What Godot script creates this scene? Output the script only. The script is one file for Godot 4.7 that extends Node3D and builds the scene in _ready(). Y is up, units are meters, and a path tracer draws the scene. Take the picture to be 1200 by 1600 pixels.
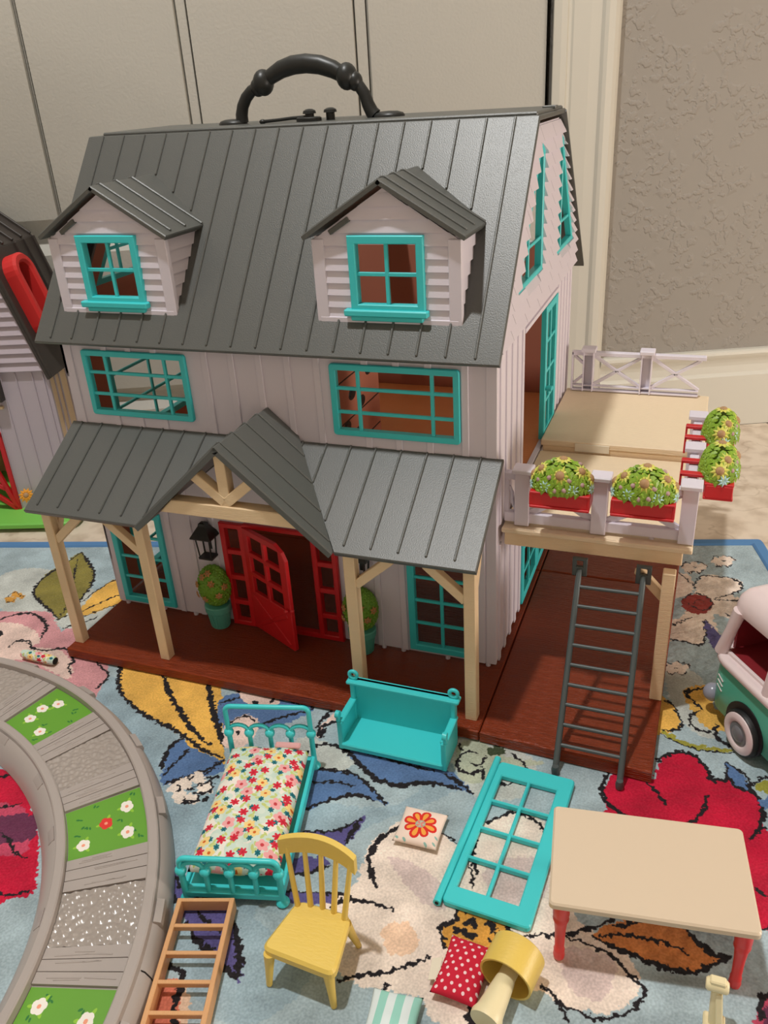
extends Node3D
# A toy farmhouse with its furniture on a flowered rug, in front of a panelled door. House frame: x along its porch, y up, z towards the viewer; metres.

const SEAM := Vector3(0.4388, 0, 0)
var mats := {}
var rng := RandomNumberGenerator.new()
var house: Node3D
var room: Node3D
var rug_image: Image
const RUG_U := 1.2
const RUG_V := 0.8
const RUG_W := 2048
const RUG_H := 1365

func _ready() -> void:
	rng.seed = 4242
	# camera
	var cam := Camera3D.new()
	cam.name = "camera"
	cam.fov = 62.966
	cam.near = 0.02
	cam.far = 20.0
	cam.transform = Transform3D(Basis(Vector3(0.936555, -0.057414, -0.345786), Vector3(-0.109816, 0.888769, -0.445005), Vector3(0.332874, 0.454745, 0.826076)).orthonormalized(), Vector3(0.5809, 0.5115, 0.5385))
	cam.current = true
	add_child(cam)
	# air: a closed room, lit by its ceiling lamp
	var e := Environment.new()
	e.background_mode = Environment.BG_COLOR
	e.background_color = Color(0.01, 0.01, 0.01)
	e.tonemap_mode = Environment.TONE_MAPPER_LINEAR
	e.tonemap_exposure = 1.0
	e.sdfgi_enabled = true
	e.ssao_enabled = true
	e.ssil_enabled = true
	var we := WorldEnvironment.new()
	we.name = "air"
	we.environment = e
	add_child(we)
	# the ceiling lamp's light
	var l := SpotLight3D.new()
	l.name = "ceiling_light"
	l.position = Vector3(0.10, 2.34, 0.27)
	l.light_color = Color8(252, 252, 250)
	l.light_energy = 3.0
	l.light_size = 0.045
	l.rotation = Vector3(-PI / 2, 0, 0)
	l.spot_angle = 82.0
	l.spot_angle_attenuation = 0.2
	l.spot_range = 8.0
	l.spot_attenuation = 2.0
	l.shadow_enabled = true
	add_child(l)
	# a globe lamp low on the right, out of the picture: it lights the gable and shines in at the balcony door
	var g := OmniLight3D.new()
	g.name = "globe_light"
	g.position = Vector3(1.90, 0.30, -0.08)
	g.light_color = Color8(255, 244, 232)
	g.light_energy = 0.85
	g.light_size = 0.11
	g.omni_range = 8.0
	g.omni_attenuation = 2.0
	g.shadow_enabled = true
	add_child(g)
	set_materials()
	make_room()
	make_rug()
	make_house()
	make_barn()
	make_van()
	make_track()
	make_table()
	make_hook_ladder()
	make_loose_door()
	make_bed()
	make_bench()
	make_chair()
	make_wood_ladder()
	make_toy_lamp()
	make_soft_things()
	make_cream_leg()
	# planters hang outside the balcony rail
	planter(Transform3D(Basis(), Vector3(0.4868, 0.1935, -0.0885)), "red flower box on the front balcony rail, nearest the house wall", true)
	planter(Transform3D(Basis(), Vector3(0.5520, 0.1935, -0.0885)), "red flower box on the front balcony rail, beside the corner post", true)
	planter(Transform3D(Basis(Vector3.UP, PI / 2), Vector3(0.6065, 0.1935, -0.1480)), "red flower box on the outer balcony rail, beside the corner post", true)
	planter(Transform3D(Basis(Vector3.UP, PI / 2), Vector3(0.6065, 0.1935, -0.2290)), "red flower box on the outer balcony rail, farther from the ladder", true)
	topiary(0.1370, "egg-shaped flowering topiary in a mint pot left of the red door")
	topiary(0.3000, "egg-shaped flowering topiary in a mint pot right of the red door")

# ---------------------------------------------------------------- mesh helpers
func begin() -> SurfaceTool:
	var st := SurfaceTool.new()
	st.begin(Mesh.PRIMITIVE_TRIANGLES)
	st.set_smooth_group(-1)
	return st

func tri(st: SurfaceTool, a: Vector3, b: Vector3, c: Vector3) -> void:
	st.add_vertex(a)
	st.add_vertex(c)
	st.add_vertex(b)

func face(st: SurfaceTool, p: Array, inside: Vector3) -> void:
	var n: Vector3 = (p[1] - p[0]).cross(p[2] - p[0])
	var m := Vector3.ZERO
	for v in p:
		m += v
	m /= p.size()
	var flip: bool = n.dot(m - inside) < 0.0
	for i in range(1, p.size() - 1):
		if flip:
			tri(st, p[0], p[i + 1], p[i])
		else:
			tri(st, p[0], p[i], p[i + 1])

# a box with chamfered edges
func box(st: SurfaceTool, c: Vector3, s: Vector3, b := 0.0, basis := Basis()) -> void:
	st.set_smooth_group(-1)
	var h := s * 0.5
	var ax := [Vector3.RIGHT, Vector3.UP, Vector3.BACK]
	var pt := func(k: int, sg: Vector3) -> Vector3:
		var v := Vector3(h.x - b, h.y - b, h.z - b)
		v[k] = h[k]
		return c + basis * (v * sg)
	for k in 3:
		var i := (k + 1) % 3
		var j := (k + 2) % 3
		for s1 in [-1.0, 1.0]:
			var q := []
			for ij in [[-1.0, -1.0], [1.0, -1.0], [1.0, 1.0], [-1.0, 1.0]]:
				var sg := Vector3.ONE
				sg[k] = s1
				sg[i] = ij[0]
				sg[j] = ij[1]
				q.append(pt.call(k, sg))
			face(st, q, c)
	if b <= 0.0:
		return
	for k in 3:
		var i := (k + 1) % 3
		var j := (k + 2) % 3
		for si in [-1.0, 1.0]:
			for sj in [-1.0, 1.0]:
				var a := Vector3.ONE
				a[i] = si
				a[j] = sj
				var d := a
				a[k] = -1.0
				d[k] = 1.0
				face(st, [pt.call(i, a), pt.call(i, d), pt.call(j, d), pt.call(j, a)], c)
	for sx in [-1.0, 1.0]:
		for sy in [-1.0, 1.0]:
			for sz in [-1.0, 1.0]:
				var sg := Vector3(sx, sy, sz)
				face(st, [pt.call(0, sg), pt.call(1, sg), pt.call(2, sg)], c)

# a box from corner to corner
func span(st: SurfaceTool, a: Vector3, b: Vector3, bev := 0.0) -> void:
	box(st, (a + b) * 0.5, (b - a).abs(), bev)

# a straight bar of width w and height h from a to b; up gives the direction of h
func bar(st: SurfaceTool, a: Vector3, b: Vector3, w: float, h: float, bev := 0.0, up := Vector3.UP) -> void:
	var z := (b - a).normalized()
	var x := up.cross(z).normalized()
	var y := z.cross(x)
	box(st, (a + b) * 0.5, Vector3(w, h, a.distance_to(b)), bev, Basis(x, y, z))

# a round tube along points, one radius per point or one for all
func tube(st: SurfaceTool, pts: Array, rad, seg := 10, caps := true) -> void:
	st.set_smooth_group(7)
	var rings := []
	var t0: Vector3 = (pts[1] - pts[0]).normalized()
	var nx := t0.cross(Vector3.UP if absf(t0.y) < 0.9 else Vector3.RIGHT).normalized()
	for i in pts.size():
		var a: Vector3 = pts[maxi(i - 1, 0)]
		var b: Vector3 = pts[mini(i + 1, pts.size() - 1)]
		var t := (b - a).normalized()
		nx = (nx - t * nx.dot(t)).normalized()
		var ny := t.cross(nx)
		var r: float = rad[i] if rad is Array else rad
		var ring := []
		for k in seg:
			var an := TAU * k / seg
			ring.append(pts[i] + (nx * cos(an) + ny * sin(an)) * r)
		rings.append(ring)
	for i in rings.size() - 1:
		for k in seg:
			var k2 := (k + 1) % seg
			tri(st, rings[i][k], rings[i][k2], rings[i + 1][k2])
			tri(st, rings[i][k], rings[i + 1][k2], rings[i + 1][k])
	if caps:
		st.set_smooth_group(-1)
		face(st, rings[0], pts[1])
		face(st, rings[-1], pts[-2])
	st.set_smooth_group(-1)

# a turned shape: profile of (radius, height) from bottom to top
func lathe(st: SurfaceTool, T: Transform3D, prof: Array, seg := 20, squash := 1.0) -> void:
	var g := 11
	var last := Vector2.ZERO
	for i in prof.size() - 1:
		var d: Vector2 = (prof[i + 1] - prof[i]).normalized()
		if i > 0 and d.dot(last) < 0.72:
			g += 1
		last = d
		st.set_smooth_group(g)
		for k in seg:
			var a0 := TAU * k / seg
			var a1 := TAU * (k + 1) / seg
			var p := []
			for q in [[prof[i], a0], [prof[i], a1], [prof[i + 1], a1], [prof[i + 1], a0]]:
				p.append(T * Vector3(q[0].x * cos(q[1]), q[0].y, q[0].x * sin(q[1]) * squash))
			if prof[i].x > 1e-6:
				tri(st, p[0], p[2], p[1])
			if prof[i + 1].x > 1e-6:
				tri(st, p[0], p[3], p[2])
	st.set_smooth_group(-1)

func ball(st: SurfaceTool, c: Vector3, r: Vector3, seg := 14, rows := 8) -> void:
	var p := []
	for i in rows + 1:
		var a := PI * i / rows - PI / 2
		p.append(Vector2(cos(a), sin(a)))
	p[0].x = 0.0
	p[rows].x = 0.0
	lathe(st, Transform3D(Basis.from_scale(r), c), p, seg)

func area(p: PackedVector2Array) -> float:
	var s := 0.0
	for i in p.size():
		s += p[i].cross(p[(i + 1) % p.size()])
	return s

func ccw(p: PackedVector2Array) -> PackedVector2Array:
	var q := p.duplicate()
	if area(q) < 0:
		q.reverse()
	return q

# moves every edge of a counter-clockwise polygon inwards by d
func inset(p: PackedVector2Array, d: float) -> PackedVector2Array:
	var out := PackedVector2Array()
	var n := p.size()
	for i in n:
		var a := (p[i] - p[(i + n - 1) % n]).normalized()
		var b := (p[(i + 1) % n] - p[i]).normalized()
		var na := Vector2(-a.y, a.x)
		var nb := Vector2(-b.y, b.x)
		var m := na + nb
		out.append(p[i] + m * (d / maxf(0.3, m.length_squared() * 0.5)))
	return out

# an extruded plate with holes: outline in local xy, from z = 0 to z = depth; tilt thins the front towards the top
func plate(st: SurfaceTool, T: Transform3D, outline: PackedVector2Array, holes: Array, depth: float, bev := 0.0, tilt := 0.0) -> void:
	st.set_smooth_group(-1)
	var o := ccw(outline)
	var lo := 1e9
	var hi := -1e9
	var xl := 1e9
	var xr := -1e9
	for v in o:
		lo = minf(lo, v.y)
		hi = maxf(hi, v.y)
		xl = minf(xl, v.x)
		xr = maxf(xr, v.x)
	var at := func(v: Vector2, z: float) -> Vector3:
		return T * Vector3(v.x, v.y, z - (tilt * (v.y - lo) / (hi - lo) if z > 0.0 else 0.0))
	for front in [true, false]:
		var bo := inset(o, bev) if front and bev > 0 else o
		var hs := []
		var cuts := [xl - 1.0]
		for h in holes:
			var hc: PackedVector2Array = ccw(h)
			if front and bev > 0:
				hc = inset(hc, -bev)
			hs.append(hc)
			var m := 0.0
			for v in hc:
				m += v.x / hc.size()
			cuts.append(m)
		cuts.append(xr + 1.0)
		cuts.sort()
		for i in cuts.size() - 1:
			if cuts[i + 1] - cuts[i] < 1e-6:
				continue
			var strip := PackedVector2Array([Vector2(cuts[i], lo - 1), Vector2(cuts[i + 1], lo - 1), Vector2(cuts[i + 1], hi + 1), Vector2(cuts[i], hi + 1)])
			var pieces := Geometry2D.intersect_polygons(bo, strip)
			for h in hs:
				var next := []
				for q in pieces:
					next.append_array(Geometry2D.clip_polygons(q, h))
				pieces.assign(next)
			for q in pieces:
				var idx := Geometry2D.triangulate_polygon(q)
				for k in range(0, idx.size(), 3):
					var a: Vector2 = q[idx[k]]
					var b: Vector2 = q[idx[k + 1]]
					var c: Vector2 = q[idx[k + 2]]
					if (b - a).cross(c - a) < 0:
						var t := b
						b = c
						c = t
					if front:
						tri(st, at.call(a, depth), at.call(b, depth), at.call(c, depth))
					else:
						tri(st, at.call(a, 0.0), at.call(c, 0.0), at.call(b, 0.0))
	var loops := [[o, inset(o, bev) if bev > 0 else o]]
	for h in holes:
		var hc: PackedVector2Array = ccw(h)
		var hf: PackedVector2Array = inset(hc, -bev) if bev > 0 else hc
		hc.reverse()
		hf.reverse()
		loops.append([hc, hf])
	for l in loops:
		var n: int = l[0].size()
		for i in n:
			var a: Vector2 = l[0][i]
			var b: Vector2 = l[0][(i + 1) % n]
			var z := depth - bev
			tri(st, at.call(a, 0.0), at.call(b, 0.0), at.call(b, z))
			tri(st, at.call(a, 0.0), at.call(b, z), at.call(a, z))
			if bev > 0:
				var a2: Vector2 = l[1][i]
				var b2: Vector2 = l[1][(i + 1) % n]
				tri(st, at.call(a, z), at.call(b, z), at.call(b2, depth))
				tri(st, at.call(a, z), at.call(b2, depth), at.call(a2, depth))

func rect(x0: float, y0: float, x1: float, y1: float) -> PackedVector2Array:
	return PackedVector2Array([Vector2(x0, y0), Vector2(x1, y0), Vector2(x1, y1), Vector2(x0, y1)])

func rrect(x0: float, y0: float, x1: float, y1: float, r: float, n := 4) -> PackedVector2Array:
	var out := PackedVector2Array()
	for c in [[x1 - r, y0 + r, -90], [x1 - r, y1 - r, 0], [x0 + r, y1 - r, 90], [x0 + r, y0 + r, 180]]:
		for i in n + 1:
			var a := deg_to_rad(c[2] + 90.0 * i / n)
			out.append(Vector2(c[0] + r * cos(a), c[1] + r * sin(a)))
	return out

func done(st: SurfaceTool) -> ArrayMesh:
	st.generate_normals()
	return st.commit()

# one mesh as a named part of parent
func part(parent: Node, called: String, st, m: Material, T := Transform3D()) -> MeshInstance3D:
	var o := MeshInstance3D.new()
	o.name = called
	o.mesh = done(st) if st is SurfaceTool else st
	o.material_override = m
	o.transform = T
	o.cast_shadow = GeometryInstance3D.SHADOW_CASTING_SETTING_ON
	parent.add_child(o, true)
	return o

func tag(o: Node, label: String, category: String, group := "") -> void:
	o.set_meta("label", label)
	o.set_meta("category", category)
	if group:
		o.set_meta("group", group)

func thing(called: String, label: String, category: String, T := Transform3D(), group := "") -> Node3D:
	var o := Node3D.new()
	o.name = called
	o.transform = T
	add_child(o, true)
	tag(o, label, category, group)
	return o

func struct(called: String, st, m: Material, T := Transform3D(), parent: Node = null) -> MeshInstance3D:
	var o := part(parent if parent else self, called, st, m, T)
	if parent == null:
		o.set_meta("kind", "structure")
	return o

func spot(x: float, y: float, z: float, turn := 0.0) -> Transform3D:
	return Transform3D(Basis(Vector3.UP, turn), Vector3(x, y, z))

func shift(x: float, y: float, z: float) -> Transform3D:
	return Transform3D(Basis(), Vector3(x, y, z))

# ---------------------------------------------------------------- materials
func mat(called: String, color: Color, rough: float, spec := 0.5) -> StandardMaterial3D:
	var m := StandardMaterial3D.new()
	m.resource_name = called
	m.albedo_color = color
	m.roughness = rough
	m.metallic_specular = spec
	mats[called] = m
	return m

func noise(freq: float, seed_: int, octaves := 3, kind := FastNoiseLite.TYPE_SIMPLEX_SMOOTH) -> FastNoiseLite:
	var n := FastNoiseLite.new()
	n.noise_type = kind
	n.frequency = freq
	n.seed = seed_
	n.fractal_octaves = octaves
	return n

func relief(m: StandardMaterial3D, tex: Texture2D, cm: float, scale: Vector3) -> void:
	m.heightmap_enabled = true
	m.heightmap_texture = tex
	m.heightmap_scale = cm
	m.uv1_triplanar = true
	m.uv1_scale = scale

func grey_texture(w: int, h: int, n: FastNoiseLite) -> ImageTexture:
	return ImageTexture.create_from_image(n.get_seamless_image(w, h))

func set_materials() -> void:
	var fine := grey_texture(512, 512, noise(0.12, 3, 2))
	var grain := grey_texture(512, 512, noise(0.03, 5, 4))
	mat("roof grey plastic", Color8(82, 84, 81), 0.42, 0.62)
	relief(mats["roof grey plastic"], fine, 0.012, Vector3(14, 14, 14))
	mat("lilac plastic", Color8(224, 217, 228), 0.5)
	mat("teal plastic", Color8(66, 210, 214), 0.38)
	mat("cream wood plastic", Color8(240, 212, 172), 0.5)
	relief(mats["cream wood plastic"], grain, 0.02, Vector3(8, 60, 60))
	mat("deck plastic", Color8(240, 218, 184), 0.5)
	relief(mats["deck plastic"], grain, 0.03, Vector3(4, 40, 60))
	mat("brown plastic", Color8(140, 58, 30), 0.27, 0.30)
	relief(mats["brown plastic"], grain, 0.16, Vector3(2.2, 40, 50))
	mat("inside floor plastic", Color8(232, 146, 86), 0.4)
	relief(mats["inside floor plastic"], grain, 0.03, Vector3(3, 40, 50))
	mat("inside wall brown", Color8(186, 116, 92), 0.6)  # brown stands for warm bounced light on the lilac inner walls
	mat("red plastic", Color8(206, 32, 38), 0.36)
	mat("black plastic", Color8(34, 36, 35), 0.4)
	mat("ladder grey plastic", Color8(76, 84, 84), 0.42)
	mat("yellow plastic", Color8(232, 200, 98), 0.4)
	relief(mats["yellow plastic"], grain, 0.012, Vector3(8, 60, 30))
	mat("pale yellow plastic", Color8(240, 226, 182), 0.4)
	mat("table cream plastic", Color8(222, 202, 176), 0.42)
	mat("coral red plastic", Color8(226, 62, 60), 0.36)
	mat("tan wood plastic", Color8(218, 164, 112), 0.5)
	relief(mats["tan wood plastic"], grain, 0.015, Vector3(50, 50, 8))
	mat("pot teal plastic", Color8(92, 176, 158), 0.5)
	mat("leaf green plastic", Color8(138, 174, 52), 0.45)
	mat("topiary green plastic", Color8(112, 160, 46), 0.5)
	mat("topiary blossom", Color8(186, 132, 74), 0.55)
	mat("petal yellow", Color8(214, 212, 96), 0.45)
	mat("flower heart brown", Color8(176, 138, 96), 0.6)
	mat("bud mauve", Color8(186, 152, 150), 0.5)
	mat("daisy pale blue", Color8(186, 224, 226), 0.5)
	mat("track grey plastic", Color8(172, 162, 156), 0.4)
	mat("gravel grey plastic", Color8(166, 156, 148), 0.24)
	mat("barn dark plastic", Color8(62, 56, 52), 0.5)
	mat("barn lilac plastic", Color8(196, 184, 194), 0.55)
	mat("handle red plastic", Color8(214, 48, 46), 0.45)
	mat("grass green plastic", Color8(122, 200, 84), 0.5)
	mat("orange flower plastic", Color8(232, 158, 50), 0.5)
	mat("van teal plastic", Color8(88, 194, 166), 0.3)
	mat("van white plastic", Color8(232, 216, 216), 0.3)
	mat("van red plastic", Color8(132, 30, 38), 0.5)
	mat("tyre black plastic", Color8(26, 26, 28), 0.5)
	mat("hub grey plastic", Color8(116, 118, 122), 0.3)
	mat("bumper grey plastic", Color8(150, 152, 166), 0.25)
	mat("label white", Color8(236, 226, 204), 0.6)
	# the room
	mat("door paint", Color8(186, 183, 174), 0.55)
	relief(mats["door paint"], fine, 0.02, Vector3(3, 3, 3))
	mat("trim paint", Color8(208, 204, 192), 0.5)
	mat("far wall paint", Color8(168, 158, 147), 0.85)
	mat("near wall paint", Color8(184, 176, 166), 0.85)
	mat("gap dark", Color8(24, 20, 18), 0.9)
	mat("ceiling paint", Color8(236, 233, 228), 0.9)
	mat("plaster paint", Color8(152, 146, 138), 0.75)
	mats["plaster paint"].heightmap_enabled = true
	mats["plaster paint"].heightmap_texture = knockdown()
	mats["plaster paint"].heightmap_scale = 0.16
	mats["plaster paint"].uv1_triplanar = true
	mats["plaster paint"].uv1_scale = Vector3(1.9, 1.9, 1.9)
	mat("tile stone", Color.WHITE, 0.45)
	mats["tile stone"].albedo_texture = marble()
	mats["tile stone"].uv1_triplanar = true
	mats["tile stone"].uv1_world_triplanar = true
	mats["tile stone"].uv1_scale = Vector3(2.2, 2.2, 2.2)
	mat("grout", Color8(170, 154, 136), 0.9)
	mat("rug pile", Color.WHITE, 0.95, 0.2)
	mat("rug edge", Color8(92, 134, 180), 0.95, 0.2)

# hand-trowelled plaster: flat islands with torn ridges at their rims
func knockdown() -> ImageTexture:
	var a := noise(0.008, 21, 2).get_seamless_image(1024, 1024)
	var b := noise(0.032, 22, 4).get_seamless_image(1024, 1024)
	var da := a.get_data()
	var db := b.get_data()
	var out := PackedByteArray()
	out.resize(1024 * 1024)
	for i in 1024 * 1024:
		var mask: float = smoothstep(0.34, 0.52, da[i] / 255.0)
		var d: float = db[i] / 255.0
		var knob: float = smoothstep(0.46, 0.60, d) * 0.75 + smoothstep(0.62, 0.75, d) * 0.25
		out[i] = int(clampf(60.0 + 150.0 * mask * knob + (da[i] - 128) * 0.12, 0, 255))
	return ImageTexture.create_from_image(Image.create_from_data(1024, 1024, false, Image.FORMAT_L8, out))

func marble() -> ImageTexture:
	var a := noise(0.006, 31, 5).get_seamless_image(512, 512)
	var b := noise(0.02, 32, 4).get_seamless_image(512, 512)
	var img := Image.create(512, 512, false, Image.FORMAT_RGB8)
	var light := Color8(222, 206, 186)
	var dark := Color8(184, 164, 142)
	for y in 512:
		for x in 512:
			var v := a.get_pixel(x, y).r
			var w := b.get_pixel(x, y).r
			var vein := exp(-pow((v - 0.5) / 0.02, 2.0)) * 0.5
			img.set_pixel(x, y, light.lerp(dark, clampf((w - 0.35) * 1.3 + vein, 0, 1)))
	return ImageTexture.create_from_image(img)

# ---------------------------------------------------------------- prints
func rug_color(k: String) -> Color:
	match k:
		"ink": return Color8(30, 27, 30)
		"blue": return Color8(158, 176, 182)
		"wash": return Color8(146, 168, 178)
		"haze": return Color8(186, 190, 184)
		"cream": return Color8(226, 210, 196)
		"blush": return Color8(208, 188, 182)
		"peach": return Color8(224, 190, 162)
		"shell": return Color8(222, 194, 182)
		"orange": return Color8(204, 146, 62)
		"rust": return Color8(196, 122, 66)
		"red": return Color8(186, 22, 52)
		"maroon": return Color8(140, 44, 36)
		"denim": return Color8(84, 114, 158)
		"lime": return Color8(146, 142, 56)
		"purple": return Color8(84, 78, 130)
		"gold": return Color8(226, 174, 82)
		"olive": return Color8(130, 120, 58)
		"pink": return Color8(204, 144, 148)
		"pinkdeep": return Color8(182, 66, 92)
		"plum": return Color8(94, 44, 70)
		"coral": return Color8(206, 112, 88)
		"moss": return Color8(62, 72, 50)
		"sage": return Color8(176, 182, 160)
	return Color.WHITE

func smooth_loop(p: Array, closed: bool) -> PackedVector2Array:
	var pts := PackedVector2Array()
	var k := RUG_W / (RUG_U * 1000.0)
	for i in range(0, p.size(), 2):
		pts.append(Vector2(p[i], p[i + 1]) * k)
	var n := pts.size()
	var out := PackedVector2Array()
	for i in (n if closed else n - 1):
		var a := pts[(i + n - 1) % n] if closed else pts[maxi(i - 1, 0)]
		var b := pts[i]
		var c := pts[(i + 1) % n]
		var d := pts[(i + 2) % n] if closed else pts[mini(i + 2, n - 1)]
		for s in 6:
			out.append(b.cubic_interpolate(c, a, d, s / 6.0))
	if not closed:
		out.append(pts[n - 1])
	return out

func fill_shape(color: String, p: Array) -> void:
	fill_polygon(rug_image, smooth_loop(p, true), rug_color(color))

func fill_polygon(img: Image, q: PackedVector2Array, c: Color) -> void:
	var lo := 1e9
	var hi := -1e9
	for v in q:
		lo = minf(lo, v.y)
		hi = maxf(hi, v.y)
	for y in range(maxi(0, int(lo)), mini(img.get_height() - 1, int(hi) + 1) + 1):
		var xs := []
		var yy := y + 0.5
		for i in q.size():
			var a := q[i]
			var b := q[(i + 1) % q.size()]
			if (a.y <= yy) != (b.y <= yy):
				xs.append(a.x + (b.x - a.x) * (yy - a.y) / (b.y - a.y))
		xs.sort()
		for i in range(0, xs.size() - 1, 2):
			var x0 := maxi(0, int(round(xs[i])))
			var x1 := mini(img.get_width(), int(round(xs[i + 1])))
			if x1 > x0:
				img.fill_rect(Rect2i(x0, y, x1 - x0, 1), c)

func disc(img: Image, c: Vector2, r: float, col: Color) -> void:
	var q := PackedVector2Array()
	for i in 14:
		q.append(c + Vector2.from_angle(TAU * i / 14) * r)
	fill_polygon(img, q, col)

func draw_stroke(color: String, mm: float, p: Array) -> void:
	var q := smooth_loop(p, false)
	var k := RUG_W / (RUG_U * 1000.0)
	var c := rug_color(color)
	var total := 0.0
	for i in q.size() - 1:
		total += q[i].distance_to(q[i + 1])
	var gone := 0.0
	for i in q.size() - 1:
		var d := q[i].distance_to(q[i + 1])
		var n := maxi(1, int(ceil(d / 2.0)))
		for s in n:
			var t := (gone + d * s / n) / maxf(total, 0.01)
			var taper := minf(1.0, 0.55 + 2.6 * minf(t, 1.0 - t))
			disc(rug_image, q[i].lerp(q[i + 1], float(s) / n), mm * k * 0.5 * taper * rng.randf_range(0.8, 1.12), c)
		gone += d

# tufted edges and the tone of the wool: every point looks up a jittered neighbour
func weave(img: Image) -> void:
	var w := img.get_width()
	var h := img.get_height()
	var src := img.get_data()
	var jx := noise(0.09, 41, 2).get_seamless_image(256, 256).get_data()
	var jy := noise(0.09, 42, 2).get_seamless_image(256, 256).get_data()
	var tone := noise(0.012, 43, 4).get_seamless_image(512, 512).get_data()
	var speck := noise(0.25, 44, 2).get_seamless_image(512, 512).get_data()
	var dst := PackedByteArray()
	dst.resize(src.size())
	for y in h:
		for x in w:
			var j := (y & 255) * 256 + (x & 255)
			var t := (y & 511) * 512 + (x & 511)
			var sx := clampi(x + ((jx[j] - 128) >> 5), 0, w - 1)
			var sy := clampi(y + ((jy[j] - 128) >> 5), 0, h - 1)
			var s := (sy * w + sx) * 3
			var o := (y * w + x) * 3
			var f := 206 + (tone[t] >> 2) + (speck[t] >> 3)
			var lift := (speck[t] >> 4)
			dst[o] = mini(255, (src[s] * f >> 8) + lift)
			dst[o + 1] = mini(255, (src[s + 1] * f >> 8) + lift)
			dst[o + 2] = mini(255, (src[s + 2] * f >> 8) + lift)
	img.set_data(w, h, false, Image.FORMAT_RGB8, dst)

func petals(img: Image, c: Vector2, r: float, n: int, col: Color, heart: Color, turn := 0.0, fat := 0.42) -> void:
	for k in n:
		var a := turn + TAU * k / n
		var q := PackedVector2Array()
		for i in 10:
			var t := TAU * i / 10
			q.append(c + Vector2(r * (0.55 + 0.45 * cos(t)), r * fat * sin(t)).rotated(a))
		fill_polygon(img, q, col)
	disc(img, c, r * 0.26, heart)

func small_leaf(img: Image, c: Vector2, r: float, a: float, col: Color) -> void:
	var q := PackedVector2Array()
	for i in 10:
		var t := TAU * i / 10
		q.append(c + Vector2(r * cos(t), r * 0.5 * sin(t)).rotated(a))
	fill_polygon(img, q, col)

# the printed cotton of the doll bed: scattered blossoms on white and mint
func floral_cloth() -> StandardMaterial3D:
	var w := 240
	var h := 450
	var img := Image.create(w, h, false, Image.FORMAT_RGB8)
	img.fill(Color8(240, 232, 220))
	var r := RandomNumberGenerator.new()
	r.seed = 77
	for i in 60:
		disc(img, Vector2(r.randf() * w, r.randf() * h), 26, Color8(204, 222, 208))
	for i in 110:
		disc(img, Vector2(r.randf() * w, r.randf() * h), 11, Color8(216, 228, 214))
	var row := 0
	for y in range(10, h + 20, 34):
		for x in range(0, w + 30, 54):
			var c := Vector2(x + 27 * (row % 2) + r.randf_range(-6, 6), y + r.randf_range(-6, 6))
			small_leaf(img, c + Vector2(24, 12), 9, r.randf() * 3, Color8(198, 208, 128))
			small_leaf(img, c + Vector2(-18, 16), 9, r.randf() * 3, Color8(204, 212, 140))
			small_leaf(img, c + Vector2(30, 2), 7, r.randf() * 3, Color8(198, 208, 128))
			match (x / 54 + row * 3) % 4:
				0: petals(img, c, 19, 5, Color8(240, 170, 170), Color8(200, 70, 76), r.randf() * 6, 0.40)
				1: petals(img, c, 17, 6, Color8(246, 214, 140), Color8(212, 104, 40), r.randf() * 6, 0.36)
				2: petals(img, c, 14, 6, Color8(212, 48, 66), Color8(196, 40, 56), r.randf() * 6, 0.27)
			if (x / 54 + row) % 2 == 0:
				petals(img, c + Vector2(31, -12), 13, 6, Color8(214, 52, 70), Color8(196, 40, 56), r.randf() * 6, 0.27)
			petals(img, c + Vector2(-8, 21), 9, 6, Color8(38, 112, 122), Color8(30, 92, 104), r.randf() * 6, 0.30)
		row += 1
	var m := mat("floral cotton", Color.WHITE, 0.85, 0.3)
	m.albedo_texture = ImageTexture.create_from_image(img)
	return m

func cushion_cloth() -> StandardMaterial3D:
	var s := 256
	var img := Image.create(s, s, false, Image.FORMAT_RGB8)
	img.fill(Color8(246, 222, 206))
	var c := Vector2(s, s) * 0.5
	for k in 8:
		var a := TAU * k / 8 + 0.2
		var len_ := 106.0 if k % 2 == 0 else 98.0
		for lay in [[1.0, Color8(222, 52, 44), 0.31], [0.70, Color8(246, 168, 74), 0.15]]:
			var q := PackedVector2Array()
			for i in 16:
				var t := TAU * i / 16
				q.append(c + Vector2(len_ * (0.56 + 0.42 * lay[0] * cos(t)), len_ * lay[2] * sin(t) * (0.8 + 0.35 * cos(t))).rotated(a))
			fill_polygon(img, q, lay[1])
	disc(img, c, 30, Color8(168, 176, 160))
	for k in 8:
		small_leaf(img, c + Vector2.from_angle(TAU * k / 8) * 14, 13, TAU * k / 8, Color8(232, 132, 120) if k % 2 else Color8(188, 190, 170))
	for p in [Vector2(20, 236), Vector2(66, 244), Vector2(236, 232), Vector2(190, 246), Vector2(240, 190)]:
		small_leaf(img, p, 13, 0.6, Color8(150, 190, 178))
	var m := mat("sunburst cotton", Color.WHITE, 0.8, 0.3)
	m.albedo_texture = ImageTexture.create_from_image(img)
	return m

func polka_cloth() -> StandardMaterial3D:
	var img := Image.create(256, 340, false, Image.FORMAT_RGB8)
	img.fill(Color8(206, 40, 62))
	var row := 0
	for y in range(8, 345, 34):
		for x in range(0, 280, 50):
			disc(img, Vector2(x + 25 * (row % 2) + rng.randf_range(-4, 4), y + rng.randf_range(-3, 3)), 9.0, Color8(246, 214, 216))
		row += 1
	var m := mat("polka dot cotton", Color.WHITE, 0.85, 0.3)
	m.albedo_texture = ImageTexture.create_from_image(img)
	return m

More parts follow.
